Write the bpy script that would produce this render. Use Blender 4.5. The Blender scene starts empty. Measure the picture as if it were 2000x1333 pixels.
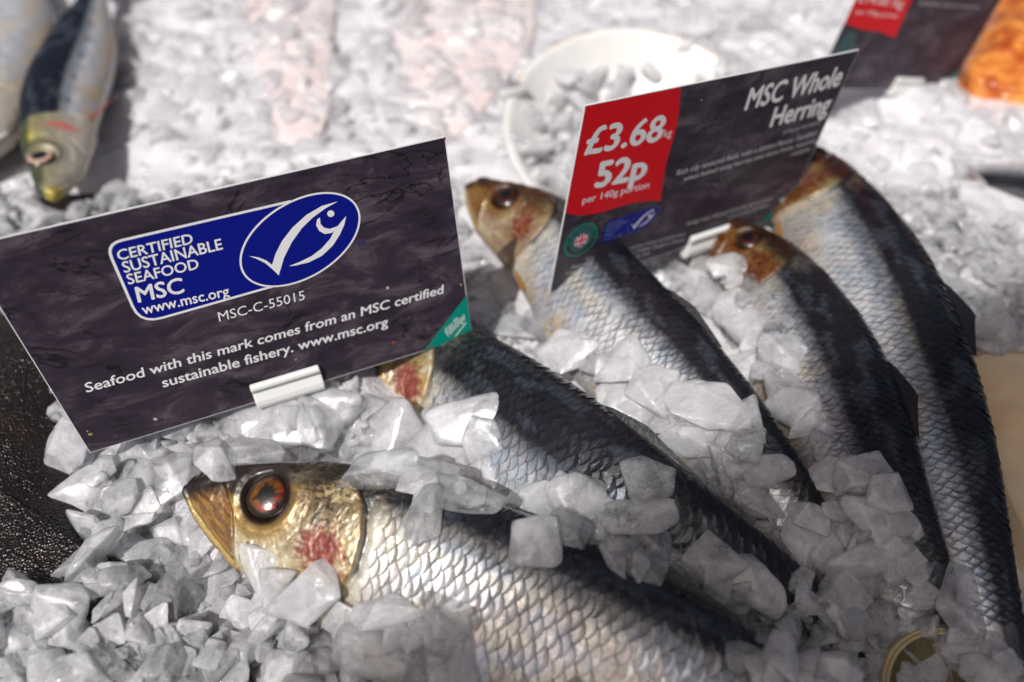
import bpy, math, random
import numpy as np
from mathutils import Vector, Matrix
from mathutils.bvhtree import BVHTree

random.seed(7)
RNG = np.random.default_rng(7)
SC = bpy.context.scene
COL = SC.collection
R = math.radians

# ------------------------------------------------------------------ camera
PITCH, CAMH, FPX = R(46), 0.172, 1420.0
cam_d = bpy.data.cameras.new("camera")
cam = bpy.data.objects.new("camera", cam_d); COL.objects.link(cam)
cam.location = (0, 0, CAMH)
cam.rotation_euler = (math.pi/2 - PITCH, 0, 0)
cam_d.sensor_width = 36; cam_d.lens = 36*FPX/2000
cam_d.clip_start = 0.005; cam_d.clip_end = 50
cam_d.dof.use_dof = True; cam_d.dof.focus_distance = 0.184
cam_d.dof.aperture_fstop = 6.3
SC.camera = cam

# ------------------------------------------------------------------ sky, sun, exposure
SUN_DIR = Vector((-0.27, -0.50, 0.84)).normalized()       # towards the sun
elev = math.asin(SUN_DIR.z); azim = math.atan2(SUN_DIR.x, SUN_DIR.y)
w = bpy.data.worlds.new("World"); SC.world = w; w.use_nodes = True
nt = w.node_tree; nt.nodes.clear()
sky = nt.nodes.new('ShaderNodeTexSky'); sky.sky_type = 'NISHITA'; sky.sun_disc = False
sky.sun_elevation = elev; sky.sun_rotation = azim; sky.air_density = .4; sky.dust_density = 6.0; sky.ozone_density = 0.3
bg = nt.nodes.new('ShaderNodeBackground'); bg.inputs['Strength'].default_value = 0.070
wo = nt.nodes.new('ShaderNodeOutputWorld')
nt.links.new(sky.outputs[0], bg.inputs[0]); nt.links.new(bg.outputs[0], wo.inputs[0])
sl = bpy.data.lights.new("sun", 'SUN'); sl.energy = 4.2; sl.angle = R(0.6); sl.color = (1, .985, .965)
so = bpy.data.objects.new("sun", sl); COL.objects.link(so)
so.rotation_euler = (-SUN_DIR).to_track_quat('-Z', 'Y').to_euler()
so.location = SUN_DIR*2
SC.view_settings.view_transform = 'Standard'; SC.view_settings.look = 'None'
SC.view_settings.exposure = -0.08; SC.view_settings.gamma = 1
SC.cycles.use_denoising = True
SC.cycles.max_bounces = 14; SC.cycles.transparent_max_bounces = 40; SC.cycles.transmission_bounces = 8; SC.cycles.glossy_bounces = 6
SC.cycles.diffuse_bounces = 10; SC.cycles.sample_clamp_indirect = 4
SC.cycles.caustics_reflective = False; SC.cycles.caustics_refractive = False

# ------------------------------------------------------------------ measuring helpers
CP, SP = math.cos(PITCH), math.sin(PITCH)
def c2w(v):                      # camera axes (right, down, forward) -> world
    x, y, z = v
    return Vector((x, z*CP - y*SP, -y*CP - z*SP))
def ray(px, py):
    return c2w(((px-1000)/FPX, (py-666.5)/FPX, 1.0))
def P(px, py, z=0.0):            # where the sight line of a photo pixel meets height z
    d = ray(px, py); t = (z-CAMH)/d.z
    return Vector((0, 0, CAMH)) + d*t
def depth_of(p):
    return p[1]*CP - (p[2]-CAMH)*SP
def proj(p):
    x, y, z = p[0], p[1], p[2]-CAMH
    dz = y*CP - z*SP; dy = -(y*SP + z*CP)
    return 1000 + FPX*x/dz, 666.5 + FPX*dy/dz

def inpoly(x, y, poly):
    c = False; n = len(poly); j = n-1
    for i in range(n):
        xi, yi = poly[i]; xj, yj = poly[j]
        if (yi > y) != (yj > y) and x < (xj-xi)*(y-yi)/(yj-yi)+xi: c = not c
        j = i
    return c

# value noise, numpy
_T = RNG.random((64, 64, 64)).astype(np.float32)
def vnoise(x, y, z=0.0):
    x, y, z = np.broadcast_arrays(np.asarray(x, float), np.asarray(y, float), np.asarray(z, float))
    xi, yi, zi = np.floor(x).astype(int), np.floor(y).astype(int), np.floor(z).astype(int)
    fx, fy, fz = x-xi, y-yi, z-zi
    fx, fy, fz = [f*f*(3-2*f) for f in (fx, fy, fz)]
    o = 0
    for dx in (0, 1):
        for dy in (0, 1):
            for dz in (0, 1):
                o = o + _T[(xi+dx) & 63, (yi+dy) & 63, (zi+dz) & 63]*(fx if dx else 1-fx)*(fy if dy else 1-fy)*(fz if dz else 1-fz)
    return o
def fbm(x, y, z=0.0, n=4):
    s, a, t = 0, 1.0, 0
    for k in range(n):
        s = s + a*vnoise(np.asarray(x)*2**k+7.3*k, np.asarray(y)*2**k+3.1*k, np.asarray(z)*2**k); t += a; a *= .5
    return s/t
def sstep(a, b, x):
    t = np.clip((x-a)/(b-a), 0, 1); return t*t*(3-2*t)

# ------------------------------------------------------------------ mesh helpers
def mesh_from(name, verts, faces, smooth=True, cols=None, uvs=None):
    me = bpy.data.meshes.new(name)
    verts = np.asarray(verts, np.float32)
    faces = np.asarray(faces, np.int32) if not isinstance(faces, list) else faces
    if isinstance(faces, np.ndarray):
        nf, k = faces.shape
        me.vertices.add(len(verts)); me.vertices.foreach_set('co', verts.ravel())
        me.loops.add(nf*k); me.loops.foreach_set('vertex_index', faces.ravel())
        me.polygons.add(nf)
        me.polygons.foreach_set('loop_start', np.arange(0, nf*k, k, dtype=np.int32))
        me.update(calc_edges=True)
    else:
        me.from_pydata([tuple(v) for v in verts], [], faces)
    me.polygons.foreach_set('use_smooth', [smooth]*len(me.polygons))
    if cols is not None:
        at = me.color_attributes.new('Col', 'FLOAT_COLOR', 'POINT')
        at.data.foreach_set('color', np.asarray(cols, np.float32).ravel())
    me.update()
    return me
def obj(name, me, mat=None, parent=None, **props):
    o = bpy.data.objects.new(name, me); COL.objects.link(o)
    if mat is not None and me is not None and len(me.materials) == 0: me.materials.append(mat)
    if parent is not None:
        o.parent = parent; o.location = -parent.location      # meshes are built in place: keep them there
    for k, v in props.items(): o[k] = v
    return o
def empty(name, loc=(0, 0, 0), **props):
    o = bpy.data.objects.new(name, None); COL.objects.link(o); o.location = loc
    o.empty_display_size = 0.01
    for k, v in props.items(): o[k] = v
    return o
def grid_faces(nu, nv, wrap_v=False):
    i = np.arange(nu-1)[:, None]; j = np.arange(nv if wrap_v else nv-1)[None, :]
    j2 = (j+1) % nv
    f = np.stack(np.broadcast_arrays(i*nv+j, (i+1)*nv+j, (i+1)*nv+j2, i*nv+j2), -1)
    return f.reshape(-1, 4)

# ------------------------------------------------------------------ materials
def new_mat(name):
    m = bpy.data.materials.new(name); m.use_nodes = True
    n = m.node_tree; b = n.nodes['Principled BSDF']; return m, n, b
def N(nt, t, **kw):
    n = nt.nodes.new(t)
    for k, v in kw.items():
        if k in n.inputs: n.inputs[k].default_value = v
        else: setattr(n, k, v)
    return n
def noise_bump(nt, b, scale, dist, strength=1.0, detail=4, coord='Object', prev=None, sock='Normal'):
    tc = nt.nodes.new('ShaderNodeTexCoord')
    nz = N(nt, 'ShaderNodeTexNoise', Scale=scale, Detail=detail, Roughness=.6)
    nt.links.new(tc.outputs[coord], nz.inputs['Vector'])
    bp = N(nt, 'ShaderNodeBump', Strength=strength, Distance=dist)
    nt.links.new(nz.outputs['Fac'], bp.inputs['Height'])
    if prev is not None: nt.links.new(prev.outputs[0], bp.inputs['Normal'])
    nt.links.new(bp.outputs[0], b.inputs[sock])
    return bp

def plain(name, col, rough=.5, metal=0, coat=0, bump=None, var=0, vscale=60, sss=0, sssr=.003, spec=.5):
    m, n, b = new_mat(name)
    b.inputs['Base Color'].default_value = (*col, 1); b.inputs['Roughness'].default_value = rough
    b.inputs['Metallic'].default_value = metal; b.inputs['Coat Weight'].default_value = coat
    b.inputs['Coat Roughness'].default_value = .08; b.inputs['Specular IOR Level'].default_value = spec
    if sss:
        b.inputs['Subsurface Weight'].default_value = sss; b.inputs['Subsurface Radius'].default_value = (1, .6, .4)
        b.inputs['Subsurface Scale'].default_value = sssr
    if bump: noise_bump(n, b, bump[0], bump[1])
    if var:
        tc = n.nodes.new('ShaderNodeTexCoord'); nz = N(n, 'ShaderNodeTexNoise', Scale=vscale, Detail=6, Roughness=.65)
        n.links.new(tc.outputs['Object'], nz.inputs['Vector'])
        cr = n.nodes.new('ShaderNodeMapRange'); cr.inputs['From Min'].default_value = .3; cr.inputs['From Max'].default_value = .7
        cr.inputs['To Min'].default_value = 1-var; cr.inputs['To Max'].default_value = 1+var
        mx = N(n, 'ShaderNodeVectorMath', operation='SCALE'); mx.inputs[0].default_value = col
        n.links.new(nz.outputs['Fac'], cr.inputs['Value']); n.links.new(cr.outputs[0], mx.inputs['Scale'])
        n.links.new(mx.outputs[0], b.inputs['Base Color'])
    return m

def fish_mat(name, rough=.34, coat=.6, fine=2600, bump=.00006, nscale=5):
    m, n, b = new_mat(name)
    vc = n.nodes.new('ShaderNodeVertexColor'); vc.layer_name = 'Col'
    tc = n.nodes.new('ShaderNodeTexCoord')
    nz = N(n, 'ShaderNodeTexNoise', Scale=fine, Detail=3, Roughness=.7)
    n.links.new(tc.outputs['Object'], nz.inputs['Vector'])
    mr = N(n, 'ShaderNodeMapRange'); mr.inputs['From Min'].default_value = .3; mr.inputs['From Max'].default_value = .7
    mr.inputs['To Min'].default_value = .72; mr.inputs['To Max'].default_value = 1.25
    n.links.new(nz.outputs['Fac'], mr.inputs['Value'])
    mx = N(n, 'ShaderNodeVectorMath', operation='SCALE')
    n.links.new(vc.outputs['Color'], mx.inputs[0]); n.links.new(mr.outputs[0], mx.inputs['Scale'])
    n.links.new(mx.outputs[0], b.inputs['Base Color'])
    n.links.new(vc.outputs['Alpha'], b.inputs['Metallic'])
    nr = N(n, 'ShaderNodeTexNoise', Scale=300, Detail=3)
    n.links.new(tc.outputs['Object'], nr.inputs['Vector'])
    m2 = N(n, 'ShaderNodeMapRange'); m2.inputs['From Min'].default_value = .3; m2.inputs['From Max'].default_value = .7
    m2.inputs['To Min'].default_value = rough-.1; m2.inputs['To Max'].default_value = rough+.12
    n.links.new(nr.outputs['Fac'], m2.inputs['Value']); n.links.new(m2.outputs[0], b.inputs['Roughness'])
    b.inputs['Coat Weight'].default_value = coat; b.inputs['Coat Roughness'].default_value = .08
    b.inputs['Coat IOR'].default_value = 1.36
    bp = noise_bump(n, b, 1500, bump)
    noise_bump(n, b, 620, .00030, prev=bp, sock='Coat Normal')
    return m
M = {}
M['fish'] = fish_mat('herring_skin'); M['sardine'] = fish_mat('sardine_skin', rough=.45, coat=.10)
M['eye'] = plain('eye_ball', (.1, .03, .01), .15, coat=1)
def vc_mat(name, rough, coat, bump=None):
    m, n, b = new_mat(name)
    vc = n.nodes.new('ShaderNodeVertexColor'); vc.layer_name = 'Col'
    n.links.new(vc.outputs['Color'], b.inputs['Base Color']); n.links.new(vc.outputs['Alpha'], b.inputs['Metallic'])
    b.inputs['Roughness'].default_value = rough; b.inputs['Coat Weight'].default_value = coat
    b.inputs['Coat Roughness'].default_value = .03
    if bump: noise_bump(n, b, bump[0], bump[1])
    return m
M['eye'] = vc_mat('eye_ball', .2, 1.0, (500, .00012))
M['fin'] = vc_mat('fin_skin', .4, .4, (900, .0003))

def ice_mat(name, white=.85, tint=(1, 1, 1), frost=(.35, .9), rough=.3, scale=.008, bump=.0006, refr=.3, nscale=170, trl=.35):
    """ice: milky scattering parts and clear parts in one piece, under a wet glinting skin"""
    m, n, b = new_mat(name); L = n.links.new; n.nodes.remove(b)
    col = (white*tint[0], white*tint[1], white*tint[2], 1)
    df = n.nodes.new('ShaderNodeBsdfDiffuse'); df.inputs['Color'].default_value = col
    tl = n.nodes.new('ShaderNodeBsdfTranslucent'); tl.inputs['Color'].default_value = col
    body = n.nodes.new('ShaderNodeMixShader'); body.inputs[0].default_value = trl; L(df.outputs[0], body.inputs[1]); L(tl.outputs[0], body.inputs[2])
    tc = n.nodes.new('ShaderNodeTexCoord'); oi = n.nodes.new('ShaderNodeObjectInfo')
    ad = N(n, 'ShaderNodeVectorMath', operation='ADD')
    sc = N(n, 'ShaderNodeVectorMath', operation='SCALE'); sc.inputs[0].default_value = (3, 5, 7)
    L(oi.outputs['Random'], sc.inputs['Scale']); L(tc.outputs['Object'], ad.inputs[0]); L(sc.outputs[0], ad.inputs[1])
    nz = N(n, 'ShaderNodeTexNoise', Scale=nscale, Detail=8, Roughness=.74, Distortion=.2); L(ad.outputs[0], nz.inputs['Vector'])
    mr = N(n, 'ShaderNodeMapRange'); mr.inputs['From Min'].default_value = .40; mr.inputs['From Max'].default_value = .60
    mr.inputs['To Min'].default_value = frost[0]; mr.inputs['To Max'].default_value = frost[1]; L(nz.outputs['Fac'], mr.inputs['Value'])
    # cracks and bubbles: small bright specks
    vo = N(n, 'ShaderNodeTexVoronoi', Scale=620); vo.feature = 'DISTANCE_TO_EDGE'; L(ad.outputs[0], vo.inputs['Vector'])
    ve = N(n, 'ShaderNodeMapRange'); ve.inputs['From Min'].default_value = .0; ve.inputs['From Max'].default_value = .05
    ve.inputs['To Min'].default_value = .0; ve.inputs['To Max'].default_value = 0; L(vo.outputs['Distance'], ve.inputs['Value'])
    sm = N(n, 'ShaderNodeMath', operation='ADD'); sm.use_clamp = True; L(mr.outputs[0], sm.inputs[0]); L(ve.outputs[0], sm.inputs[1])
    bn = N(n, 'ShaderNodeTexNoise', Scale=480, Detail=5, Roughness=.65); L(ad.outputs[0], bn.inputs['Vector'])
    bp = N(n, 'ShaderNodeBump', Strength=.8, Distance=bump); L(bn.outputs['Fac'], bp.inputs['Height'])
    L(bp.outputs[0], df.inputs['Normal']); L(bp.outputs[0], tl.inputs['Normal'])
    tr = n.nodes.new('ShaderNodeBsdfTransparent'); tr.inputs['Color'].default_value = (.96, .965, .97, 1)
    rf = N(n, 'ShaderNodeBsdfGlass', IOR=1.31, Roughness=.08); rf.inputs['Color'].default_value = (.97, .98, .98, 1); L(bp.outputs[0], rf.inputs['Normal'])
    gl = N(n, 'ShaderNodeBsdfGlossy', Roughness=rough*.4); L(bp.outputs[0], gl.inputs['Normal'])
    lw = N(n, 'ShaderNodeLayerWeight', Blend=.5); L(bp.outputs[0], lw.inputs['Normal'])
    pw = N(n, 'ShaderNodeMath', operation='POWER'); pw.inputs[1].default_value = 4.0; L(lw.outputs['Facing'], pw.inputs[0])
    fr = N(n, 'ShaderNodeMapRange'); fr.inputs['To Min'].default_value = .065; fr.inputs['To Max'].default_value = .8; L(pw.outputs[0], fr.inputs['Value'])
    m1 = N(n, 'ShaderNodeMixShader'); m1.inputs[0].default_value = refr; L(tr.outputs[0], m1.inputs[1]); L(rf.outputs[0], m1.inputs[2])
    m2 = n.nodes.new('ShaderNodeMixShader'); L(sm.outputs[0], m2.inputs[0]); L(m1.outputs[0], m2.inputs[1]); L(body.outputs[0], m2.inputs[2])
    m3 = n.nodes.new('ShaderNodeMixShader'); L(fr.outputs[0], m3.inputs[0]); L(m2.outputs[0], m3.inputs[1]); L(gl.outputs[0], m3.inputs[2])
    L(m3.outputs[0], n.nodes['Material Output'].inputs['Surface'])
    return m
M['ice_white'] = ice_mat('frosted_ice', .92, (.985, .98, 1), (.34, .72), .16, bump=.0005, refr=.12)
M['ice_cloud'] = ice_mat('cloudy_ice', .91, (.98, .975, 1), (.20, .52), .13, refr=.18)
M['ice_clear'] = ice_mat('clear_ice', .93, (.99, .99, 1), (.05, .28), .08, bump=.0008, refr=.3)
M['ice_far'] = ice_mat('slush_ice', .90, (.985, .975, .99), (.42, .68), .45, bump=.0005, refr=.0, nscale=90)

# ------------------------------------------------------------------ ice bed (setting)
HUMPS = [(*P(545, 775, .004)[:2], .010, .022), (*P(300, 850, .004)[:2], .006, .022), (*P(700, 765, .004)[:2], .006, .014), (*P(1765, 165, 0)[:2], .006, .03)]
def bed_h(x, y):
    h = (fbm(np.asarray(x)*22, np.asarray(y)*22, .3, 3)-.5)*.010
    far = sstep(.2, .28, np.asarray(y))
    h = h + (fbm(np.asarray(x)*130, np.asarray(y)*130, 2.3, 3)-.5)*.008*(1-.55*far)+(fbm(np.asarray(x)*48, np.asarray(y)*48, 5.3, 3)-.5)*.010*far
    for (gx, gy, gh, gr) in HUMPS: h = h + gh*np.exp(-((np.asarray(x)-gx)**2+(np.asarray(y)-gy)**2)/gr**2)
    return h - .004
def make_bed():
    xs = np.linspace(-.62, .62, 520); ys = np.linspace(-.08, .95, 440)
    X, Y = np.meshgrid(xs, ys, indexing='ij'); Z = bed_h(X, Y)
    me = mesh_from('ice_bed', np.stack([X, Y, Z], -1).reshape(-1, 3), grid_faces(520, 440))
    m, n, b = new_mat('packed_ice')
    tc = n.nodes.new('ShaderNodeTexCoord')
    nz = N(n, 'ShaderNodeTexNoise', Scale=55, Detail=6, Roughness=.6); n.links.new(tc.outputs['Object'], nz.inputs['Vector'])
    cr = n.nodes.new('ShaderNodeValToRGB'); n.links.new(nz.outputs['Fac'], cr.inputs[0])
    cr.color_ramp.elements[0].position = .38; cr.color_ramp.elements[0].color = (.55, .52, .53, 1)
    cr.color_ramp.elements[1].position = .6; cr.color_ramp.elements[1].color = (.68, .665, .67, 1)
    sx = n.nodes.new('ShaderNodeSeparateXYZ'); n.links.new(tc.outputs['Object'], sx.inputs[0])
    fm = N(n, 'ShaderNodeMapRange'); fm.inputs['From Min'].default_value = .21; fm.inputs['From Max'].default_value = .27; n.links.new(sx.outputs['Y'], fm.inputs['Value'])
    mc = N(n, 'ShaderNodeMix', data_type='RGBA'); n.links.new(fm.outputs[0], mc.inputs['Factor']); n.links.new(cr.outputs[0], mc.inputs['A']); mc.inputs['B'].default_value = (.72, .70, .72, 1)
    n.links.new(mc.outputs['Result'], b.inputs['Base Color'])
    b.inputs['Roughness'].default_value = .35; b.inputs['Subsurface Weight'].default_value = .0
    b.inputs['Subsurface Radius'].default_value = (1, 1, 1); b.inputs['Subsurface Scale'].default_value = .003
    b.inputs['Coat Weight'].default_value = .6
    noise_bump(n, b, 500, .001)
    return obj('ice_bed', me, m, kind='structure')
bed = make_bed()

# ------------------------------------------------------------------ fish
A_ = [0, .05, .16, .366, .66, .95, 1.33, 1.8, 2.4, 3.2, 4.0, 4.5]
TOP = [.05, .135, .19, .245, .325, .36, .39, .41, .38, .29, .17, .13]
AB_ = [0, .1, .2, .385, .6, .955, 1.4, 2.0, 2.6, 3.2, 4.0, 4.5]
BOT = [.0, -.10, -.165, -.275, -.335, -.39, -.46, -.52, -.49, -.37, -.19, -.13]
AW_ = [0, .1, .2, .46, .8, 1.0, 1.5, 2.0, 3.0, 4.0, 4.5]
WID = [.045, .075, .095, .135, .175, .19, .225, .24, .18, .085, .05]
def smooth_interp(x, xs, ys):
    # Catmull-Rom style monotone-ish cubic
    xs = np.asarray(xs, float); ys = np.asarray(ys, float)
    m = np.gradient(ys, xs)
    x = np.clip(x, xs[0], xs[-1]); i = np.clip(np.searchsorted(xs, x)-1, 0, len(xs)-2)
    h = xs[i+1]-xs[i]; t = (x-xs[i])/h
    return ((2*t**3-3*t**2+1)*ys[i] + (t**3-2*t**2+t)*h*m[i] + (-2*t**3+3*t**2)*ys[i+1] + (t**3-t**2)*h*m[i+1])
OPB = [-.40, -.37, -.185, -.083, .06, .19, .28, .33]
OPA = [.86, .93, .985, 1.02, 1.01, .96, .87, .78]
POB = [-.24, -.2, -.134, -.01, .137, .22]
POA = [.46, .55, .635, .69, .70, .66]
MXB = [-.275, -.245, -.12, -.01, .105, .19]
MXA = [.41, .39, .365, .33, .23, .16]
EYE = (.46, .10)

def mixc(c, col, f, metal=None):
    f = f[..., None] if f.ndim < c.ndim else f
    t = np.array([*col, 0 if metal is None else metal])
    out = c*(1-f) + t*f
    if metal is None: out[..., 3] = c[..., 3]
    return out

class Fish:
    def __init__(s, spine, HL, phi, back=.30, style='herring', warm=1.0, seed=0, blood=(.17, .018, .014), stain=0.0, girth=1.0, slim=1.0):
        s.slim = slim
        s.blood, s.stain = blood, stain
        s.HL, s.phi, s.back, s.style, s.warm, s.seed, s.girth = HL, phi, back, style, warm, seed, girth
        pts = np.array([list(P(px, py, z)) for px, py, z in spine])
        d = np.r_[0, np.cumsum(np.linalg.norm(np.diff(pts, axis=0), axis=1))]
        s.cum = d
        tt = np.linspace(0, d[-1], 200)
        dense = np.stack([smooth_interp(tt, d, pts[:, k]) for k in range(3)], -1)
        # smooth
        for _ in range(30): dense[1:-1] = .5*dense[1:-1]+.25*(dense[:-2]+dense[2:])
        T0, T1 = dense[1]-dense[0], dense[-1]-dense[-3]
        T1 = T1/np.linalg.norm(T1); T0 = T0/np.linalg.norm(T0)
        ext = dense[-1]+T1*np.linspace(.002, .3, 60)[:, None]
        pre = dense[0]-T0*np.linspace(.03, .001, 10)[:, None]
        s.dense = np.vstack([pre, dense, ext])
        l = np.r_[0, np.cumsum(np.linalg.norm(np.diff(s.dense, axis=0), axis=1))]
        s.l = l - l[10]
    def frame(s, a):
        q = a*s.HL
        C = np.stack([np.interp(q, s.l, s.dense[:, k]) for k in range(3)], -1)
        e = .35*s.HL
        C2 = np.stack([np.interp(q+e, s.l, s.dense[:, k]) for k in range(3)], -1)
        C1 = np.stack([np.interp(q-e, s.l, s.dense[:, k]) for k in range(3)], -1)
        T = C2-C1; T /= np.linalg.norm(T, axis=-1, keepdims=True)
        Dh = np.stack([-T[..., 1], T[..., 0], 0*T[..., 0]], -1); Dh /= np.linalg.norm(Dh, axis=-1, keepdims=True)
        Nn = np.cross(T, Dh)
        D = math.cos(s.phi)*Dh+math.sin(s.phi)*Nn
        Nn = np.cross(T, D)
        return C, T, D, Nn
    def section(s, a):
        top = smooth_interp(a, A_, TOP); bot = smooth_interp(a, AB_, BOT); wd = smooth_interp(a, AW_, WID)
        g = 1+(s.girth-1)*sstep(.9, 1.8, a)
        return (top+bot)/2*s.slim, (top-bot)/2*g*s.slim, wd*g*s.slim
    def disp(s, a, b, side):
        """relief of the head, in head lengths"""
        d = np.zeros_like(a)
        opE = np.interp(b, OPB, OPA)
        d += .020*sstep(.55, .95, a)*(1-sstep(opE-.012, opE+.012, a))*(b > -.6)*sstep(.33, .24, b)
        d -= .012*np.exp(-((a-opE-.02)/.018)**2)*sstep(.35, .25, b)
        poE = np.interp(b, POB, POA)
        d -= .009*np.exp(-((a-poE)/.016)**2)*sstep(.24, .18, b)*sstep(-.26, -.2, b)
        mx = np.interp(b, MXB, MXA)
        d += .014*(1-sstep(mx-.01, mx+.008, a))*sstep(.20, .12, b)
        # jaw line: groove parallel to the lower-jaw edge
        jb = smooth_interp(a, AB_, BOT)+.05
        d -= .010*np.exp(-((b-jb)/.012)**2)*(1-sstep(.34, .42, a))
        # mouth notch and snout wrinkles
        d -= .030*np.exp(-(((a-.045)/.022)**2+((b-.14)/.05)**2))
        d += .006*np.sin((a*.8-b*.9)*95)*np.exp(-(((a-.12)/.08)**2+((b-.15)/.06)**2))
        # eye socket and brow
        r = np.hypot(a-EYE[0], b-EYE[1])
        d -= .045*(1-sstep(.09, .135, r)); d += .009*np.exp(-((r-.165)/.022)**2)
        # cheek folds, nape bumps, fine unevenness
        d += .006*np.exp(-((r-.245)/.02)**2)*(b < .05)*(a > .38)
        d += .010*(fbm(a*14+s.seed, b*14, 1, 3)-.5)*(1-sstep(1.0, 1.1, a))
        d += .012*(fbm(a*22+s.seed, b*22, 4, 2)-.5)*sstep(.5, .7, a)*sstep(.14, .24, b)*(1-sstep(1.05, 1.2, a))
        d += .005*(fbm(a*55+s.seed, b*55, 3, 3)-.5)*(1-sstep(1.0, 1.1, a))*sstep(.16, .2, r)
        # body: gentle hollows
        d += .018*(fbm(a*2.2+s.seed, b*3, 9, 2)-.5)*sstep(1.1, 1.5, a)
        # wrinkled belly
        return d
    def pos(s, a, th, lift=0.0):
        """world point on the skin at station a (head lengths) and section angle th"""
        yc, hh, wd = s.section(a)
        sn, cs = np.sin(th), np.cos(th)
        b = yc+hh*sn
        z = wd*np.sign(cs)*np.abs(cs)**.82
        side = cs
        dd = s.disp(a, b, side)*sstep(0, .35, np.abs(cs))+lift
        ny, nz = sn/np.maximum(hh, .02), cs/np.maximum(wd, .02); q = np.hypot(ny, nz)
        b2 = b+dd*ny/q; z2 = z+dd*nz/q
        C, T, D, Nn = s.frame(a)
        return C+(b2[..., None]*D+z2[..., None]*Nn)*s.HL
    def colour(s, a, th):
        yc, hh, wd = s.section(a); sn = np.sin(th); b = yc+hh*sn
        sd = s.seed
        back = np.array([.013, .0148, .021, .30])
        n1 = fbm(a*6+sd, th*5, 3, 4); n2 = fbm(a*30+sd, th*26, 5, 3); n3 = fbm(a*2+sd, th*2, 8, 3)
        c = np.zeros(a.shape+(4,))
        # ------- body
        c[...] = (.74, .74, .755, .52)
        c = mixc(c, (.42, .50, .60), .6*sstep(.5, .62, n1))                       # bluish patches
        c = mixc(c, (.74, .66, .50), .6*s.warm*sstep(.52, .66, n3))                  # warm patches
        lowb = sstep(-.15, -.75, sn)
        c = mixc(c, (.40, .375, .39), .8*lowb, .30)                                  # duller belly
        c = mixc(c, (.52, .37, .16), .55*s.warm*lowb*sstep(.48, .62, fbm(a*8+sd, th*2, 6, 3)), .2)
        bt = s.back+.05*(n1-.5)*4*.25+.03*(n2-.5)*3
        fb = sstep(bt-.16, bt+.16, sn)
        c = mixc(c, (.13, .17, .23), .8*sstep(bt-.30, bt, sn)*(1-fb), .65)
        if s.style == 'sardine': back = np.array([.006, .009, .018, .2])
        c = c*(1-fb[..., None])+back*fb[..., None]
        c = mixc(c, (.075, .088, .112), .65*fb*sstep(.55, .66, n1), .6)  # steel-blue patches on the back, lightened to stand in for pale glints
        c = mixc(c, (.008, .009, .014), .8*sstep(.86, .99, sn))
        # other side keeps the same pattern
        hd = 1-sstep(.93, 1.12, a)
        if s.style == 'herring':
            h = np.zeros_like(c)
            h[...] = (.44, .35, .19, .26)
            h = mixc(h, (.60, .54, .40), sstep(.40, .62, n1)*.8, .28)
            # gold round the eye and down the cheek
            r = np.hypot(a-EYE[0], b-EYE[1])
            h = mixc(h, (.30, .17, .03), .9*(1-sstep(.17, .25, r)), .4)
            h = mixc(h, (.36, .20, .04), .55*sstep(.5, .62, fbm(a*9+sd, b*9, 2, 3))*sstep(.6, .75, a), .3)
            # pale arcs under the eye
            h = mixc(h, (.72, .66, .50), .75*np.exp(-((r-.29)/.07)**2)*(b < .04), .2)
            rad = np.arctan2(b-EYE[1], a-EYE[0]); h = mixc(h, (.28, .19, .08), .45*sstep(.5, .66, vnoise(rad*26+3, r*9, 4))*sstep(.17, .22, r)*(1-sstep(.4, .6, r)), .2)
            # striations
            st = .5+.5*np.sin((a*1.0+b*2.4)*210+6*fbm(a*10, b*10, 1, 2))
            h = mixc(h, (.34, .25, .12), .22*st*sstep(.3, .5, a))
            # dark crown
            cr = sstep(.0, .06, b-(smooth_interp(a, A_, TOP)-.135-.06*(1-sstep(.3, .6, a))-.03*(n1-.5)*4))
            h = mixc(h, (.014, .011, .009), .93*cr, .1)
            h = mixc(h, (.50, .42, .26), .8*np.exp(-(((a-.60)/.055)**2+((b-.235)/.035)**2))*sstep(.4, .5, n2), .3)
            h = mixc(h, (.02, .014, .008), .85*sstep(.47, .6, n2)*np.exp(-(((a-.80)/.14)**2+((b-.21)/.075)**2)), .1)
            h = mixc(h, (.025, .02, .01), .8*np.exp(-((b-.20-.25*(a-.7))/.022)**2)*sstep(.6, .68, a)*(n2 > .42))
            h = mixc(h, (.05, .035, .015), .8*np.exp(-((a-.745-.05*(n1-.5))/.02)**2)*sstep(-.02, .06, b)*sstep(.5, .46, 1-n2))
            # speckles
            h = mixc(h, (.05, .032, .012), .92*np.exp(-(((a-.78)/.20)**2+((b-.20)/.12)**2))*sstep(.40, .55, n1), .2)
            h = mixc(h, (.010, .008, .006), .9*sstep(.50, .58, n2)*np.exp(-(((a-.76)/.18)**2+((b-.23)/.10)**2)), .1)
            sp = sstep(.60, .68, vnoise(a*95+sd, b*95, 2))*np.exp(-(((a-.80)/.16)**2+((b-.12)/.14)**2))
            h = mixc(h, (.03, .02, .01), sp*.9)
            # blood patch
            er = np.hypot((a-.83)/.155, (b+.055+.25*(a-.83))/.125)+.7*(n1-.5)+.9*(n2-.5)
            bl = 1-sstep(.45, 1.12, er)
            h = mixc(h, s.blood, .95*bl, .12)
            h = mixc(h, (.40, .14, .08), .35*bl*sstep(.55, .68, vnoise(a*70, b*70, 7)), .2)
            h = mixc(h, (.55, .36, .24), .6*sstep(.4, .55, n2)*np.exp(-((a-.79-.012*np.sin(b*40))/.008)**2)*(np.abs(b+.05) < .085), .2)
            h = mixc(h, (.12, .008, .008), .6*np.exp(-((a-.86-.03*np.sin(b*17))/.012)**2)*(np.abs(b+.06) < .10), .1)
            # dark socket ring
            h = mixc(h, (.010, .006, .004), .97*np.exp(-(np.maximum(r-.122, 0)/.022)**2)*(1-.6*sstep(.0, -.12, b)*0), .1)
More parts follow.
